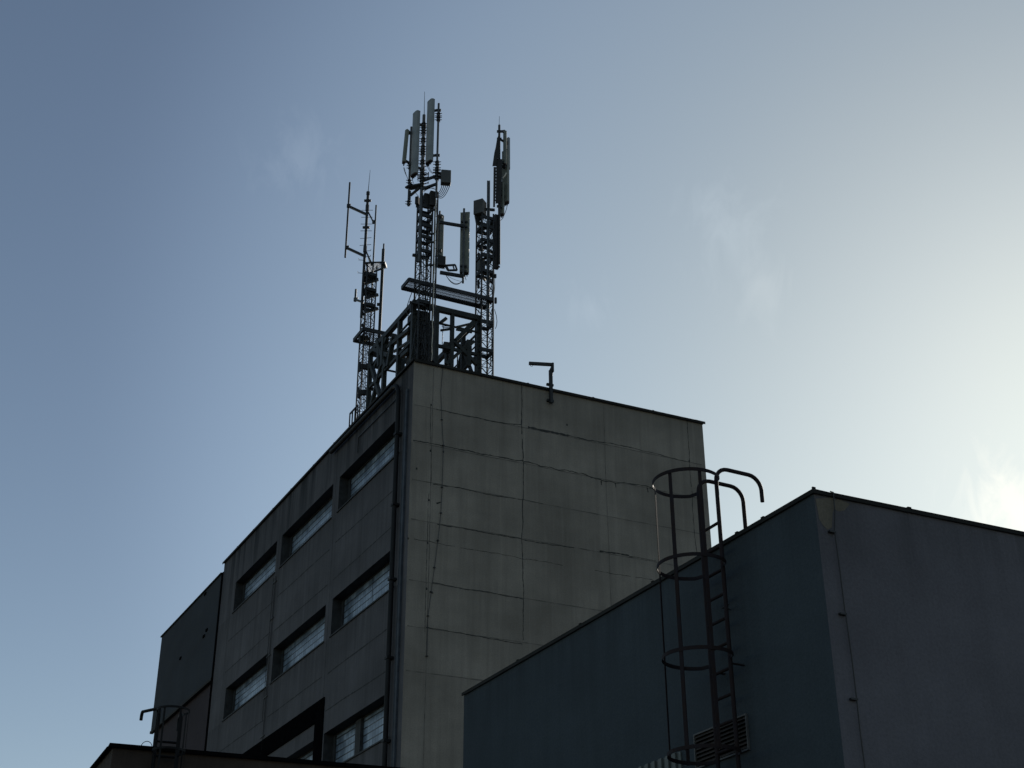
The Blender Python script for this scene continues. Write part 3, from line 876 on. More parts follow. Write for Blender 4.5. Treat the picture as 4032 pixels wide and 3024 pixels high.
def radio(label, E, x0, y0, x1, y1, m, dy=0, depth=.18, face=155, group='radio units on the masts', pins=5, fins=True):
    """box of electronics: casing, cooling fins, row of connectors under it"""
    p = E(((x0 + x1) / 2, y1), dy); q = E(((x0 + x1) / 2, y0), dy)
    wd = (E((x1, y1), dy) - E((x0, y1), dy)).length
    t = thing('radio_unit', label, 'radio unit', tuple(p), group)
    f = R(face)
    ex, ey = Vector((math.cos(f), -math.sin(f), 0)), Vector((math.sin(f), math.cos(f), 0))
    wd /= max(.75, abs(math.cos(f)) + .3 * abs(math.sin(f)))
    pl = [p + ex * a + ey * b for a, b in ((-wd / 2, -depth / 2), (wd / 2, -depth / 2), (wd / 2, depth / 2), (-wd / 2, depth / 2))]
    MB().prism([(v.x, v.y) for v in pl], p.z, q.z).build('casing', m, t, bevel=.015)
    mb = MB()
    if fins:
        for i in range(9):
            c = p + ex * (-wd * .42 + wd * .84 * i / 8) - ey * (depth / 2 + .012)
            a = [c + ex * .004 + ey * .02, c - ex * .004 + ey * .02, c - ex * .004 - ey * .02, c + ex * .004 - ey * .02]
            mb.prism([(v.x, v.y) for v in a], p.z + .03, q.z - .03)
        mb.build('cooling_fin', m, t)
    mb = MB()
    for i in range(pins):
        c = p + ex * (-wd * .38 + wd * .76 * i / max(1, pins - 1))
        mb.cut(); mb.tube([c + Vector((0, 0, -.07)), c], .016, 6)
    mb.each('connector', m_cable, t)
    return t
def sag(p, q, drop, n=10, side=Vector((0, 0, 0))):
    return [p + (q - p) * (i / n) + Vector((0, 0, -drop * 4 * (i / n) * (1 - i / n))) + side * (4 * (i / n) * (1 - i / n)) for i in range(n + 1)]
def cable(label, pts, r=.010, m=None, group='antenna cables'):
    return tag(MB().tube(pts, r, 6).build('cable', m or m_cable, smooth=True), label, 'cable', group)
ZB = ZR - .18

# ---- middle mast, at the near corner of the roof
U1, V1 = .95, .60
E1 = Elev(U1, V1)
m1 = thing('lattice_mast', 'tallest lattice mast with big pale panel antennas, standing at the near roof corner', 'mast', tuple(PA(U1, V1, ZB)), 'lattice masts on the roof')
zt1 = E1((1660, 800)).z
lattice(m1, U1, V1, .36, ZB, zt1, .46, .028, m_dsteel, .012, heavy=[E1((1660, y)).z for y in (825, 862, 900, 945, 1000, 1200)])
pm = pole(m1, E1, s3(555, 560), s1(665, 570), .052, m_steel, -.22)
MB().tube([E1(s1(665, 570), -.22) + Vector((0, 0, 0)), E1(s1(674, 60), -.22)], [.012, .006], 6).build('lightning_rod', m_steel, m1)
p2 = pole(m1, E1, s2(945, 760), s1(965, 320), .036, m_steel, -.5)
p3 = pole(m1, E1, s2(320, 945), s1(388, 830), .036, m_steel, -.1)
# pegs and clamps on the main pole
mb = MB()
for y in (975, 1010, 1175, 1330, 1490, 1640):
    c = E1(s1(640, y), -.22); c.x = pm[0].x
    mb.cut(); mb.bar(c + Vector((-.11, 0, -.03)), c + Vector((.07, 0, .02)), .014)
for y in (95, 290, 470, 260, 340):
    c = E1(s2(620, y), -.22); c.x = pm[0].x
    mb.cut(); mb.bar(c + Vector((-.16, 0, -.05)), c + Vector((.2, 0, .05)), .02)
    mb.bar(c + Vector((.2, 0, .02)), c + Vector((.2, 0, .09)), .025)
mb.each('step_peg', m_dsteel, m1)
mb = MB()
for y in (790, 880, 940, 1120, 1290, 1400, 1600):
    c = E1(s1(650, y), -.22); c.x = pm[0].x; clampset(mb, c, .055)
for y in (200, 300, 380, 500):
    c = E1(s2(620, y), -.22); c.x = pm[0].x; clampset(mb, c, .055)
for y in (570, 655):
    c = E1(s1(960, y), -.5); c.x = p2[0].x; clampset(mb, c, .045)
for y in (20, 150, 190, 260, 330):
    c = E1(s2(930, y), -.5); c.x = p2[0].x; clampset(mb, c, .048)
for y in (100, 420, 880):
    c = E1(s2(330, y), -.1); c.x = p3[0].x; clampset(mb, c, .04)
mb.each('clamp', m_dsteel, m1)
# arms holding the side poles
mb = MB()
for ya, yb in ((480, 270), (605, 500)):
    a = E1(s2(620, ya), -.22); b = E1(s2(930, yb), -.5); b.z = a.z = (a.z + b.z) / 2 + .05
    a.x, b.x = pm[0].x, p2[0].x
    mb.cut(); mb.bar(a, b, .06, .08)
a = E1(s2(600, 500), -.22); b = E1(s2(300, 500), -.1); b.z = a.z; a.x, b.x = pm[0].x, p3[0].x
mb.cut(); mb.bar(a, b, .22, .05)
mb.bar(a + Vector((0, 0, -.02)), b + Vector((.05, 0, -.3)), .07, .06)
mb.cut(); mb.bar(b + Vector((-.1, .05, .03)), b + Vector((.1, -.15, .03)), .1, .05)
mb.cut(); mb.bar(E1(s2(330, 930), -.1), E1(s2(345, 620), -.1), .09, .05)
mb.each('arm', m_dsteel, m1)
# big panels
_p2 = (p2[0].x, p2[0].y); _pm = (pm[0].x, pm[0].y); _p3 = (p3[0].x, p3[0].y)
FACE = 233
t1 = antenna('wide pale panel antenna left of the lightning rod at the top of the tallest mast', E1, s1(512, 520), s2(445, 290), .30, .13, FACE, m_panel, -.25, brackets=((.12, _pm), (.8, _pm)))
t2 = antenna('highest pale panel antenna, right of the lightning rod at the top of the tallest mast', E1, s1(820, 262), s1(770, 1620), .30, .13, FACE, m_panel, -.42, brackets=((.1, _p2), (.82, _p2)))
t3 = antenna('slim tilted grey panel antenna on the outer left of the tallest mast', E1, s1(290, 905), s1(222, 1620), .13, .10, 235, m_panel2, -.2, tilt=1, brackets=((.97, _p3), (.06, _p3)), conn=2)
radio('pale box-shaped radio unit held right of the tallest mast with cables looping under it', E1, *s2(1022, 195), *s2(1245, 470), m_rru, -.5, .2, 172)
mb = MB(); a = E1(s2(1030, 330), -.46); b = Vector((p2[0].x, p2[0].y, a.z)); mb.bar(a, b, .05, .1); mb.bar(a + Vector((0, 0, .14)), b + Vector((0, 0, .14)), .04, .05)
mb.each('radio_bracket', m_dsteel, m1)
for i in range(5):
    a = E1(s2(1050 + 42 * i, 510), -.5); b = E1(s2(955, 640 + 25 * i), -.48)
    cable('black jumper cable looping from the pale radio unit back to the tallest mast', sag(a, b, .10 + .03 * i, 10), .012)
for a, b, dr in ((s2(740, 95), s2(860, 240), .06), (s2(765, 95), s2(880, 235), .05), (s2(215, 110), s2(300, 320), .05), (s2(230, 110), s2(320, 380), .04), (s2(400, 330), s2(440, 460), .03), (s2(460, 640), s2(545, 740), .0), (s2(650, 640), s2(900, 560), -.06), (s2(660, 620), s2(920, 600), -.09)):
    cable('black feeder cable hanging under the top antennas of the tallest mast', sag(E1(a, -.35), E1(b, -.3), dr, 8), .008)
# dark radio cluster in the top of the lattice
for i, (x0, x1, y0, y1) in enumerate(((480, 560, 770, 930), (640, 745, 700, 960), (770, 890, 650, 960))):
    radio(('dark finned radio unit at the left edge of the tallest lattice top', 'dark radio unit in the middle of the tallest lattice top', 'dark radio unit at the right of the tallest lattice top')[i], E1, *s2(x0, y0), *s2(x1, y1), m_rrud, .02 - .1 * i, .2, 200 if i == 0 else 160)
# lower pair of panels on a bracket to the right
p4 = pole(m1, E1, s3(985, 560), s2(1000, 1060), .03, m_steel, .25, 'pole')
antenna('greenish panel antenna half hidden behind the cable ladder of the tallest mast', E1, s2(1030, 1155), s3(1012, 470), .20, .12, 130, m_panel2, .4, brackets=((.9, (p4[0].x, p4[0].y)), (.1, (p4[0].x, p4[0].y))))
t5 = antenna('large greenish panel antenna seen from behind, held out between the two tallest masts', E1, s2(1552, 1103), s3(1542, 830), .29, .13, 8, m_panel2, .30)
sp = thing('stand_off_bracket', 'dark two-armed stand-off bracket holding the large greenish panel antenna beside the tallest mast', 'bracket', tuple(E1(s3(1510, 1020), .15)))
pole(sp, E1, s3(1508, 1020), s2(1535, 1005), .034, m_steel, .15, 'pole')
mb = MB()
for ya, yb, wa in ((s2(1000, 1300), s2(1540, 1270), .09), (s3(1010, 790), s3(1520, 770), .10)):
    a, b = E1(ya, -.1), E1(yb, .13); mb.cut(); mb.bar(a, Vector((b.x, b.y, a.z)), .07, wa)
mb.each('arm', m_dsteel, sp)
mb = MB()
for y in (1290, 1400): mb.cut(); mb.bar(E1(s2(1500, y), .15) - Vector((.05, .0, 0)), E1(s2(1500, y), .15) + Vector((.16, .0, 0)), .06, .05)
for y in (650, 770): mb.cut(); mb.bar(E1(s3(1480, y), .15) - Vector((.06, .0, 0)), E1(s3(1480, y), .15) + Vector((.16, .0, 0)), .06, .06)
mb.each('clamp', m_dsteel, sp)
mb = MB()
cnr = [E1(s3(*p), .1) for p in ((1120, 640), (1340, 625), (1380, 740), (1180, 745))]
for a, b in zip(cnr, cnr[1:] + cnr[:1]): mb.bar(a, b, .05, .05)
mb.bar(E1(s3(1290, 630), .1), E1(s3(1325, 745), .1), .04, .04); mb.bar(E1(s3(1150, 640), .1), E1(s3(1200, 745), .1), .04)
mb.build('small_frame', m_dsteel, sp)
for dr, rr in ((.22, .010), (.19, .008), (.05, .005)):
    cable('black cable sagging from the stand-off bracket to the foot of its antenna pole', sag(E1(s3(1130, 830), .1), E1(s3(1490, 985), .15), dr, 12), rr)
cable('short cable tail hanging under the large greenish panel antenna', [E1(s3(1550, 835), .3), E1(s3(1560, 900), .3), E1(s3(1578, 955), .3)], .009)
# cable ladder with pale cables down the right of the mast
cl = thing('cable_ladder', 'vertical cable ladder with pale sunlit cables running down the right side of the tallest mast', 'cable ladder', tuple(E1(s4(700, 1270), -.3)))
for dx, dyv in ((0, 0), (.085, .02)):
    a, b = E1.vert(s4(690, 1290), s2(915, 640), -.3); a += Vector((dx, dyv, 0)); b += Vector((dx, dyv, 0))
    MB().tube([a, b], .02, 8).build('rail', m_dsteel, cl, smooth=True)
a, b = E1.vert(s4(690, 1290), s2(915, 640), -.3)
mb = MB()
z = a.z + .1
while z < b.z:
    mb.bar(Vector((a.x, a.y, z)), Vector((a.x + .085, a.y + .02, z)), .014); z += .3
mb.build('rung', m_dsteel, cl)
zz = [a.z + (b.z - a.z) * i / 24 for i in range(25)]
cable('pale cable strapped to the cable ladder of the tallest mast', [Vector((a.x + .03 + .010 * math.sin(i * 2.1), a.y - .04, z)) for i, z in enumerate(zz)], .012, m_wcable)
cable('black cable strapped to the cable ladder of the tallest mast', [Vector((a.x + .065 + .008 * math.sin(i * 1.7), a.y - .03, z)) for i, z in enumerate(zz)], .014)
for x0, y0, x1, y1 in ((785, 985, 830, 1180), (775, 1200, 815, 1500)):
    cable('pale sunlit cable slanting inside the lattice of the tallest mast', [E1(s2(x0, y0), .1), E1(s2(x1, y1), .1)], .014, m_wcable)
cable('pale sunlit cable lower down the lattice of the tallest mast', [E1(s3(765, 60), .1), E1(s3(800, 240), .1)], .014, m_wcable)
for i, (xa, xb) in enumerate(((600, 625), (650, 655), (700, 705), (745, 740))):
    cable('dark feeder cable running down inside the tallest lattice mast', [E1(s3(xa + 15, -200), .05 + .03 * i), E1(s3(xa, 500), .05), E1(s3(xb, 1280), 0.0), E1(s3(xb - 5, 1640), .0), E1(s4(520 + 30 * i, 1200), .0)], .013)
radio('dark square radio unit beside the cable ladder, above the walkway', E1, *s3(945, 460), *s3(1125, 665), m_rrud, .1, .2, 165)
radio('dark junction box strapped inside the tallest lattice below its top radios', E1, *s3(520, 100), *s3(610, 330), m_rrud, -.1, .15, 170, pins=2, fins=False)
radio('dark junction box on the tallest lattice just above the walkway', E1, *s3(490, 470), *s3(580, 560), m_rrud, -.12, .1, 150, pins=1, fins=False)
mb = MB()
for (xa, ya), (xb, yb) in ((s2(750, 1550), s2(890, 1550)), (s3(760, 130), s3(880, 130)), (s3(740, 630), s3(860, 630)), (s2(820, 1040), s2(900, 1030)), (s3(410, 420), s3(760, 500)), (s3(420, 400), s3(470, 400))):
    mb.cut(); mb.bar(E1((xa, ya), -.15), E1((xb, yb), -.2), .05, .05)
mb.each('cross_arm', m_dsteel, m1)

# ---- left mast
U2, V2 = 5.05, .42
E2 = Elev(U2, V2)
m2 = thing('lattice_mast', 'left lattice mast carrying a slim pole with pegs and two rod antennas', 'mast', tuple(PA(U2, V2, ZB)), 'lattice masts on the roof')
lattice(m2, U2, V2, .34, ZB, E2((1455, 1052)).z, .45, .024, m_dsteel, .011, heavy=[E2((1455, y)).z for y in (1090, 1150, 1210)] )
pq = pole(m2, E2, s8(285, 350), s7(380, 350), .048, m_dsteel, -.12)
MB().tube([Vector((pq[0].x, pq[0].y, pq[1].z)), Vector((pq[0].x + .03, pq[0].y, E2(s7(402, 65), -.12).z))], [.013, .006], 6).build('lightning_rod', m_steel, m2)
mb = MB()
for y in (590, 682, 771, 860, 955, 1045):
    c = E2(s7(365, y), -.12); c.x = pq[0].x + .0
    dz = .0 if y < 900 else .02
    mb.cut(); mb.tube([c + Vector((-.19, 0, -dz)), c + Vector((.20, 0, dz))], .009, 5)
for y, sx in ((1125, 1), (1200, 1), (1245, -1), (1415, -1)):
    c = E2(s7(350, y), -.12); c.x = pq[0].x
    mb.cut(); mb.tube([c, c + Vector((sx * .2, 0, .02)), c + Vector((sx * .2, 0, .08))], .010, 5)
mb.each('step_peg', m_dsteel, m2)
mb = MB()
for y, h in ((370, .06), (465, .05), (815, .05), (560, .12), (1100, .12)):
    c = E2(s7(370, y), -.12); c.x = pq[0].x
    mb.cut(); mb.tube([c + Vector((0, 0, -h)), c + Vector((0, 0, h))], .062, 8)
    if y in (465, 815): mb.bar(c + Vector((-.12, 0, 0)), c + Vector((.12, 0, 0)), .06, .07)
mb.each('clamp', m_dsteel, m2)
def rod_antenna(label, E, a, b, r, dy, arms, m, armw=.075):
    p, q = E.vert(a, b, dy)
    t = thing('rod_antenna', label, 'antenna', tuple(p), 'rod antennas on the left mast')
    MB().tube([p, q], r, 10).build('rod', m, t, smooth=True)
    for x, y in arms:
        mb = MB()
        mb.bar(E(x, dy), E(y, -.12), armw, armw)
        c = E(x, dy); mb.tube([c + Vector((0, 0, -.06)), c + Vector((0, 0, .06))], r * 1.5, 8)
        mb.bar(c + Vector((-.04, -.03, .04)), c + Vector((.10, -.03, .04)), .03, .04)
        mb.each('arm', m, t)
    return t
# arms reach out level from the pole: the rod stands nearer the camera
rod_antenna('long dark rod antenna held out on two arms left of the left mast', E2, s7(108, 1208), s7(147, 228), .032, .0, ((s7(135, 535), s7(365, 640)), (s7(112, 1080), s7(350, 1190))), m_dsteel)
rod_antenna('slim dark rod antenna close on the right of the pegged pole of the left mast', E2, s8(415, 60), s7(473, 525), .028, .05, ((s7(465, 745), s7(385, 590)), (s7(445, 1290), s7(370, 1130))), m_steel, .035)
rod_antenna('short angled rod antenna low on the left side of the left mast', E2, kB(275, 915), kB(279, 800), .036, .0, ((kB(272, 912), kB(360, 940)),), m_steel, .06)
pole(m2, E2, s8(487, 640), s7(580, 1100), .052, m_green, .15)
pole(m2, E2, s7(595, 1300), s7(597, 1030), .028, m_dsteel, .12)
mb = MB()
for xa, ya, xb, yb in ((300, 590, 340, 590), (250, 910, 370, 920), (235, 1210, 370, 1210), (250, 590, 300, 590)):
    a, b = E2(s8(xa, ya), -.2), E2(s8(xb, yb), -.1); mb.cut(); mb.bar(a, b, .12, .16)
for x, y0, y1 in ((258, 560, 630), (252, 860, 970), (240, 1150, 1270)):
    mb.cut(); mb.bar(E2(s8(x, y0), -.22), E2(s8(x, y1), -.22), .06, .06)
for ya, yb in ((650, 690), (740, 700), (820, 860), (895, 865), (975, 1010), (1050, 1015)):
    mb.cut(); mb.bar(E2(kB(380, ya), -.2), E2(kB(520, yb), .1), .07, .07)
mb.each('cross_arm', m_dsteel, m2)
mb = MB()
for y in (680, 1020, 420): mb.cut(); mb.bar(E2(s8(270, y * .5 + 100), -.15), E2(s8(310, y * .5 + 100), -.1), .05, .1)
mb.cut(); mb.bar(E2(s8(490, 200), .15) + Vector((-.12, 0, 0)), E2(s8(490, 200), .15), .05, .1)
mb.each('bracket', m_dsteel, m2)
for i, x in enumerate((285, 300, 318, 335)):
    cable('dark feeder cable running down the left lattice mast', [E2(s7(350 + 6 * i, 1380), -.05), E2(s8(x + 30, 100), -.1), E2(s8(x + 8, 600), -.1), E2(s8(x - 15, 1000), -.08), E2(s8(x - 30, 1400), -.05)], .011)
cable('pale sunlit cable slanting beside the pegged pole of the left mast', [E2(s7(380, 1140), -.02), E2(s7(415, 1265), .0)], .018, m_wcable)
# small white-framed platform at the head of the left lattice
zp = E2(s7(480, 1275)).z
wp = thing('top_platform', 'small pale mesh platform at the head of the left lattice mast', 'platform', tuple(E2(s7(480, 1340))))
cn = [at_z(*s7(*p), zp) for p in ((370, 1278), (602, 1270), (625, 1338), (402, 1418))]
for a, b in zip(cn, cn[1:] + cn[:1]): MB().bar(a, b, .04, .05).build('edge_bar', m_dsteel, wp)
mb = MB()
nn = 22
for i in range(1, nn):
    t = i / nn
    mb.bar(cn[0] + (cn[1] - cn[0]) * t, cn[3] + (cn[2] - cn[3]) * t, .008, .02)
for i in range(1, 10):
    t = i / 10
    mb.bar(cn[0] + (cn[3] - cn[0]) * t, cn[1] + (cn[2] - cn[1]) * t, .006, .012)
mb.build('grating', m_panel, wp)
mb = MB(); a, b = cn[1], cn[2]; mb.bar(a + Vector((.04, 0, 0)), b + Vector((.04, 0, 0)), .02, .09); mb.build('edge_plate', m_panel, wp)

# ---- right mast
U3, V3 = 1.10, 2.75
E3 = Elev(U3, V3)
m3 = thing('lattice_mast', 'right lattice mast with a dark cable column and panel antennas on its outer side', 'mast', tuple(PA(U3, V3, ZB)), 'lattice masts on the roof')
lattice(m3, U3, V3, .40, ZB, E3((1920, 850)).z, .46, .028, m_dsteel, .012, heavy=[E3((1910, y)).z for y in (870, 905, 960, 1020, 1080, 1280, 1390)])
for i, (x0, x1) in enumerate(((360, 372), (392, 400))):
    pole(m3, E3, s6(362 + 14 * i, 1600), s5(x0 + 8, 968), .026, m_steel, -.2 + .05 * i)
pc = pole(m3, E3, s6(505, 700), s5(568, 158), .040, m_dsteel, .05)
MB().tube([E3(s5(532, 290), 0), E3(s5(540, 30), 0)], [.011, .006], 6).build('lightning_rod', m_steel, m3)
mb = MB(); mb.bar(E3(s5(532, 250), 0), E3(s5(575, 250), .05), .04, .08); mb.build('rod_clamp', m_dsteel, m3)
# dark column of cables and trays
mb = MB()
def strip(pts, d0, d1):
    a = [E3(s5(*p), d0) for p in pts]; b = [E3(s5(*p), d1) for p in pts]
    i = len(a)
    mb.face(a); mb.face(b[::-1])
    for q in range(i):
        r_ = (q + 1) % i
        mb.face([a[q], b[q], b[r_], a[r_]])
strip([(530, 290), (552, 290), (545, 480), (540, 640), (505, 650), (495, 755), (438, 755), (465, 560), (485, 480), (505, 355)], -.05, .10)
strip([(455, 765), (491, 765), (485, 1100), (476, 1350), (448, 1350)], -.05, .12)
strip([(497, 650), (580, 650), (575, 1000), (560, 1290), (484, 1300)], -.02, .15)
mb.build('cable_tray', m_rrud, m3)
mb = MB()
for i in range(14):
    y = 640 + 47 * i
    x = 497 - .02 * (y - 640)
    mb.bar(E3(s5(x - 18, y), .0), E3(s5(x + 18, y), .0), .02, .05)
mb.build('tray_rung', m_rrud, m3)
mb = MB()
a, b = E3.vert(s6(490, 770), s6(500, -10), .1)
mb.bar(a, b, .13, .10)
for y in (190, 410, 630): c = E3(s6(520, y), .05); mb.bar(c, c + Vector((.05, 0, 0)), .05, .08)
c = E3(s6(525, 738), .05); mb.bar(c - Vector((.05, 0, 0)), c + Vector((.05, 0, 0)), .05, .05)
mb.build('cable_duct', m_rrud, m3)
_pc = (pc[0].x, pc[0].y)
antenna('slim dark-edged panel antenna nearest the top of the right mast', E3, s5(642, 248), s5(622, 740), .10, .10, 60, m_panel2, .1, brackets=((.97, _pc), (.05, _pc)), conn=2)
antenna('sunlit panel antenna at the outer right edge of the right mast', E3, s5(672, 350), s5(668, 800), .12, .10, 45, m_panel, .35, brackets=((.8, _pc),), conn=2)
antenna('long pale panel antenna with a brown foot low on the right mast', E3, s5(612, 535), s5(635, 1300), .24, .14, 40, m_panel2, .3, brackets=((.1, _pc), (.65, _pc)))
antenna('short pale panel antenna with a brown foot, lowest of all on the right mast', E3, s5(590, 1000), s5(575, 1470), .16, .12, 35, m_panel2, .2, brackets=((.2, _pc), (.6, _pc)), conn=2)
radio('grey box-shaped radio unit left of the twin poles of the right mast', E3, *s5(180, 1270), *s5(335, 1470), m_rru, -.15, .3, 205)
mb = MB()
for x in (190, 225, 270): mb.cut(); mb.bar(E3(s5(x, 1470), -.15), E3(s5(x + 22, 1590), -.12), .05, .05)
mb.cut(); mb.bar(E3(s5(330, 1380), -.1), E3(s5(470, 1390), 0), .06, .08); mb.cut(); mb.bar(E3(s5(290, 1640), -.1), E3(s5(470, 1560), 0), .06, .06)
mb.each('radio_bracket', m_dsteel, m3)
for i in range(5):
    cable('black jumper cable under the grey radio unit of the right mast', sag(E3(s5(215 + 25 * i, 1470), -.15), E3(s6(300 + 20 * i, 250 + 10 * i), -.05), .08 - .02 * i, 8, Vector((-.04 + .02 * i, 0, 0))), .009)
cable('black cable curving down from the long pale panel antenna of the right mast', [E3(s5(*p), .25) for p in ((657, 1300), (645, 1370), (615, 1450), (590, 1510), (560, 1540), (535, 1548))], .010)
cable('thin cable dropping from the outer antennas of the right mast', [E3(s5(550, 1545), .2), E3(s5(535, 1640), .2), E3(s6(480, 780), .1)], .007)
cable('pale sunlit lead bent across the long panel antenna of the right mast', [E3(s5(640, 850), .1), E3(s5(620, 890), .1), E3(s5(588, 930), .1)], .022, m_wcable)
radio('dark radio unit low inside the right lattice mast', E3, *s6(228, 662), *s6(320, 800), m_rru, -.1, .2, 150, pins=3)
for i in range(4):
    x = 432 + 9 * i
    cable('pale and sunlit feeder cable down the outer leg of the right mast' if i % 2 else 'dark feeder cable down the outer leg of the right mast',
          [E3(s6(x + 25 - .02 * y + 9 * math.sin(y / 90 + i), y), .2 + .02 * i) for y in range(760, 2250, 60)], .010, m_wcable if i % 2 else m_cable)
cable('black cable looping out from the outer leg of the right mast', [E3(s6(*p), .2) for p in ((470, 1360), (495, 1450), (505, 1530), (498, 1600), (480, 1640))], .010)
mb = MB()
for xa, ya, xb, yb in ((270, 210, 460, 130), (290, 410, 460, 350), (270, 640, 460, 575), (250, 820, 440, 870), (250, 490, 300, 500), (370, 900, 440, 970), (300, 880, 330, 930), (395, 500, 450, 540)):
    mb.cut(); mb.bar(E3(s6(xa, ya), -.2), E3(s6(xb, yb), .1), .07, .08)
for x, y0, y1 in ((235, 930, 1050), (240, 540, 600), (485, 1190, 1270), (480, 850, 900)):
    mb.cut(); mb.bar(E3(s6(x, y0), -.1), E3(s6(x, y1), -.1), .06, .06)
mb.each('cross_arm', m_dsteel, m3)

# ---------------------------------------------------------------- walkways
def walkway(label, u0, u1, v0, v1, z, nbar, along='v', m=m_dsteel, h=.13):
    t = thing('walkway', label, 'walkway', tuple(PA((u0 + u1) / 2, (v0 + v1) / 2, z)), 'grated walkways between the masts')
    for a, b in (((u0, v0), (u0, v1)), ((u1, v0), (u1, v1)), ((u0, v0), (u1, v0)), ((u0, v1), (u1, v1))):
        MB().bar(PA(*a, z + h / 2), PA(*b, z + h / 2), .05, h).build('edge_beam', m, t)
    mb = MB()
    for i in range(1, nbar):
        f = i / nbar
        if along == 'v': mb.bar(PA(u0, v0 + (v1 - v0) * f, z + .03), PA(u1, v0 + (v1 - v0) * f, z + .03), .021, .008)
        else: mb.bar(PA(u0 + (u1 - u0) * f, v0, z + .03), PA(u0 + (u1 - u0) * f, v1, z + .03), .015, .008)
    for i in range(1, 4):
        f = i / 4
        if along == 'v': mb.bar(PA(u0 + (u1 - u0) * f, v0, z + .055), PA(u0 + (u1 - u0) * f, v1, z + .055), .01, .012)
    mb.build('grating', m, t)
    return t
FRW = Frame(PA(.75, 0, 0), AZ_R, 1)
zw = (FRW.px(1650, 1101)[1] + FRW.px(1900, 1162)[1]) / 2
va, vb = FRW.px(1612, 1092)[0], FRW.px(1942, 1172)[0]
walkway('long grated walkway linking the middle mast to the right mast', .78, 1.33, va, vb, zw - .12, 76, h=.125)
zw2 = E2(s8(420, 560)).z
walkway('short grated walkway around the foot of the left mast', U2 - .45, U2 + .4, V2 - .3, V2 + .85, zw2 - .1, 26)

# ---------------------------------------------------------------- steel framework on the roof
fw = thing('steel_framework', 'heavy dark steel framework with cross braces on the roof between the three masts', 'framework', tuple(PA(2.5, 1.4, ZB)))
ua, ub, va_, vb_ = 1.1, 4.55, .40, 2.55
zt = 24.34
def beam(name, a, b, w, h=None): return MB().bar(PA(*a), PA(*b), w, h or w).build(name, m_green, fw)
for u, v in ((ua, va_), (ub, va_), (ua, vb_), (ub, vb_), (2.15, va_), (3.3, va_), (ua, 1.67), (ua, 1.15), (2.2, vb_), (3.4, vb_), (ub, 1.5)):
    beam('column', (u, v, ZB), (u, v, zt - .08), .13 if v != 1.67 else .11)
for a, b in (((ua - .1, va_), (ub + .1, va_)), ((ua, va_ + .08), (ua, vb_ + .1)), ((ua, vb_), (ub, vb_)), ((ub, va_), (ub, vb_))):
    beam('top_beam', (*a, zt), (*b, zt), .14, .17)
for z in (zt - .50, zt - 1.30, ZB + .25):
    for a, b in (((ua, va_), (ub, va_)), ((ua, va_), (ua, vb_)), ((ua, vb_), (ub, vb_)), ((ub, va_), (ub, vb_))):
        beam('rail', (*a, z), (*b, z), .05 if z > zt - 1 else .09)
FU = Frame(PA(ua, 0, 0), AZ_R, 1)
def br(p, q, w):
    (v1, z1), (v2, z2) = FU.px(*kB(*p)), FU.px(*kB(*q)); beam('brace', (ua - .02, v1, z1), (ua - .02, v2, z2), w)
br((1365, 1360), (1570, 1160), .11); br((1350, 1375), (1590, 1620), .11); br((1260, 1620), (1500, 1400), .10); br((1370, 1215), (1560, 1170), .06)
br((1195, 1170), (1260, 1120), .10); br((1200, 1250), (1345, 1230), .06); br((1420, 1480), (1560, 1370), .10); br((1500, 1360), (1500, 1640), .12)
br((1370, 1240), (1540, 1270), .06)
FV = Frame(PA(0, va_, 0), AZ_L, -1)
def brl(p, q, w):
    (u1, z1), (u2, z2) = FV.px(*kB(*p)), FV.px(*kB(*q)); beam('brace', (u1, va_ - .02, z1), (u2, va_ - .02, z2), w)
brl((870, 1240), (690, 1390), .12); brl((870, 1460), (790, 1530), .12); brl((700, 1480), (880, 1360), .07); brl((520, 1350), (620, 1650), .13); brl((630, 1330), (500, 1640), .12)
brl((480, 1450), (640, 1520), .12); brl((600, 1330), (580, 1640), .16); brl((540, 1380), (545, 1640), .14); brl((640, 1640), (690, 1330), .14)
beam('brace', (ub, va_, ZB + .3), (ub, vb_, zt - .3), .12); beam('brace', (ua, vb_, ZB + .3), (2.2, vb_, zt - .5), .09); beam('brace', (3.4, vb_, ZB + .3), (2.2, vb_, zt - .5), .09)
beam('brace', (3.4, vb_, zt - .5), (ub, vb_, ZB + .3), .09); beam('brace', (3.3, va_, zt - .5), (ub, va_, ZB + .3), .12); beam('brace', (3.3, va_, ZB + .3), (ub, va_, zt - .3), .12)
mb = MB()
for z in (zt - .9, zt - 1.35): mb.cut(); mb.bar(PA(ua, vb_, z), PA(ub, vb_, z), .035)
for u in (1.6, 2.0, 2.6, 3.0, 3.8): mb.cut(); mb.bar(PA(u, vb_, zt - 1.35), PA(u, vb_, zt - .5), .03)
mb.each('hand_rail', m_green, fw)
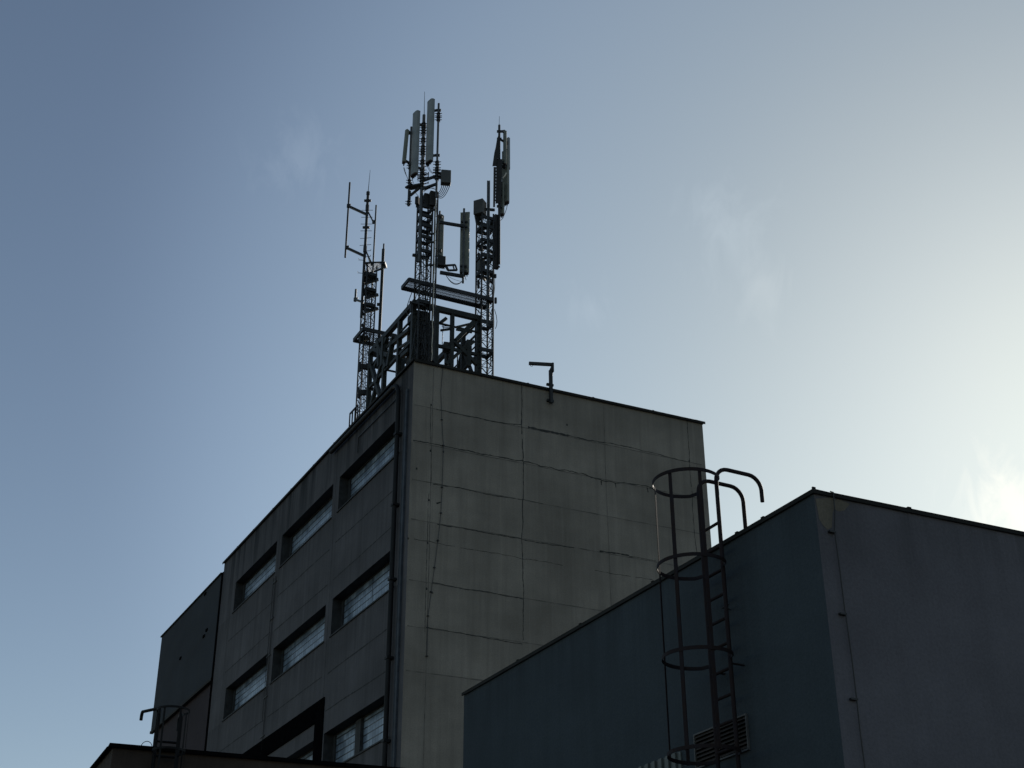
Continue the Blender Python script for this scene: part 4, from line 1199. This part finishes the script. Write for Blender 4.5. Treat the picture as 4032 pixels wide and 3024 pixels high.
# cabinet and boxes in the corner of the framework
cb = thing('equipment_cabinet', 'tall dark equipment cabinet in the near corner of the steel framework', 'cabinet', tuple(PA(1.5, .8, ZB)))
FC = Frame(PA(1.22, .48, 0), AZ_R, 1)
MB().fbox(FC, .0, .66, -.62, 0, ZB, zt - .45).build('body', m_rrud, cb, bevel=.015)
mb = MB(); mb.fbox(FC, .05, .30, .001, .02, ZB + .3, zt - .7); mb.fbox(FC, .34, .60, .001, .02, ZB + .3, zt - .7); mb.build('door', m_rrud, cb)
mb = MB(); mb.fbox(FC, -.05, .5, -.5, .05, zt - .449, zt - .15); mb.build('cable_hood', m_rrud, cb, bevel=.02)
for i in range(7):
    a = E1(s4(430 + 35 * i, 560), -.1); b = E1(s4(330 + 60 * i, 1180), -.2)
    cable('black cable coiled over the equipment cabinet in the steel framework', sag(a, b, .0, 8, Vector((.15 * math.sin(i * 2.3), 0, 0))), .014)
radio('grey box-shaped unit inside the steel framework beside the cross brace', E1, *s4(915, 965), *s4(1085, 1110), m_rru, .9, .25, 165)
mb = MB(); pa = E1(s4(1015, 1115), .95); mb.tube([Vector((pa.x, pa.y, ZB)), pa + Vector((0, 0, .2))], .04, 8)
tag(mb.build('support_post', m_dsteel), 'short post carrying the grey box inside the steel framework', 'post')
for pts in (((895, 600), (930, 640), (960, 635), (1100, 640)), ((900, 640), (930, 665), (1100, 660)), ((890, 590), (920, 610), (930, 660), (915, 740), (905, 1000))):
    cable('black cable strung across the steel framework behind the middle mast', [E1(s4(*p), .3) for p in pts], .012)
cable('black cable bowing out left of the framework corner below the walkway', [E1(p, -.3) for p in (s3(395, 1230), s3(340, 1380), s3(300, 1500), s3(280, 1640), s4(250, 400), s4(280, 450))], .012)
mb = MB()
a, b = E1(s4(300, 190), -.2), E1(s4(560, 250), -.2); mb.bar(a, b, .1, .05)
mb.bar(a + Vector((.05, 0, -.05)), a + Vector((.05, 0, -.35)), .06)
mb.build('head_plate', m_dsteel, cb)

# ---------------------------------------------------------------- small guard rail at the roof edge
gr = thing('guard_rail', 'short guard rail with upright bars at the roof edge, left of the left mast', 'railing', tuple(PA(6.0, .2, ZB)))
FG = Frame(PA(0, .15, 0), AZ_L, -1)
u1, z1 = FG.px(*s8(140, 1450)); u2, z2 = FG.px(*s8(232, 1358)); zz_ = (z1 + z2) / 2
MB().bar(FG.P(u1, 0, zz_), FG.P(u2, 0, zz_), .045).build('top_rail', m_dsteel, gr)
for i in range(4):
    u = u1 + (u2 - u1) * i / 3
    MB().bar(FG.P(u, 0, ZB), FG.P(u, 0, zz_), .035).build('post', m_dsteel, gr)
MB().fbox(FG, u2 - .1, u1 + .05, -.3, .05, ZB + .05, ZB + .22).build('base_box', m_dsteel, gr)
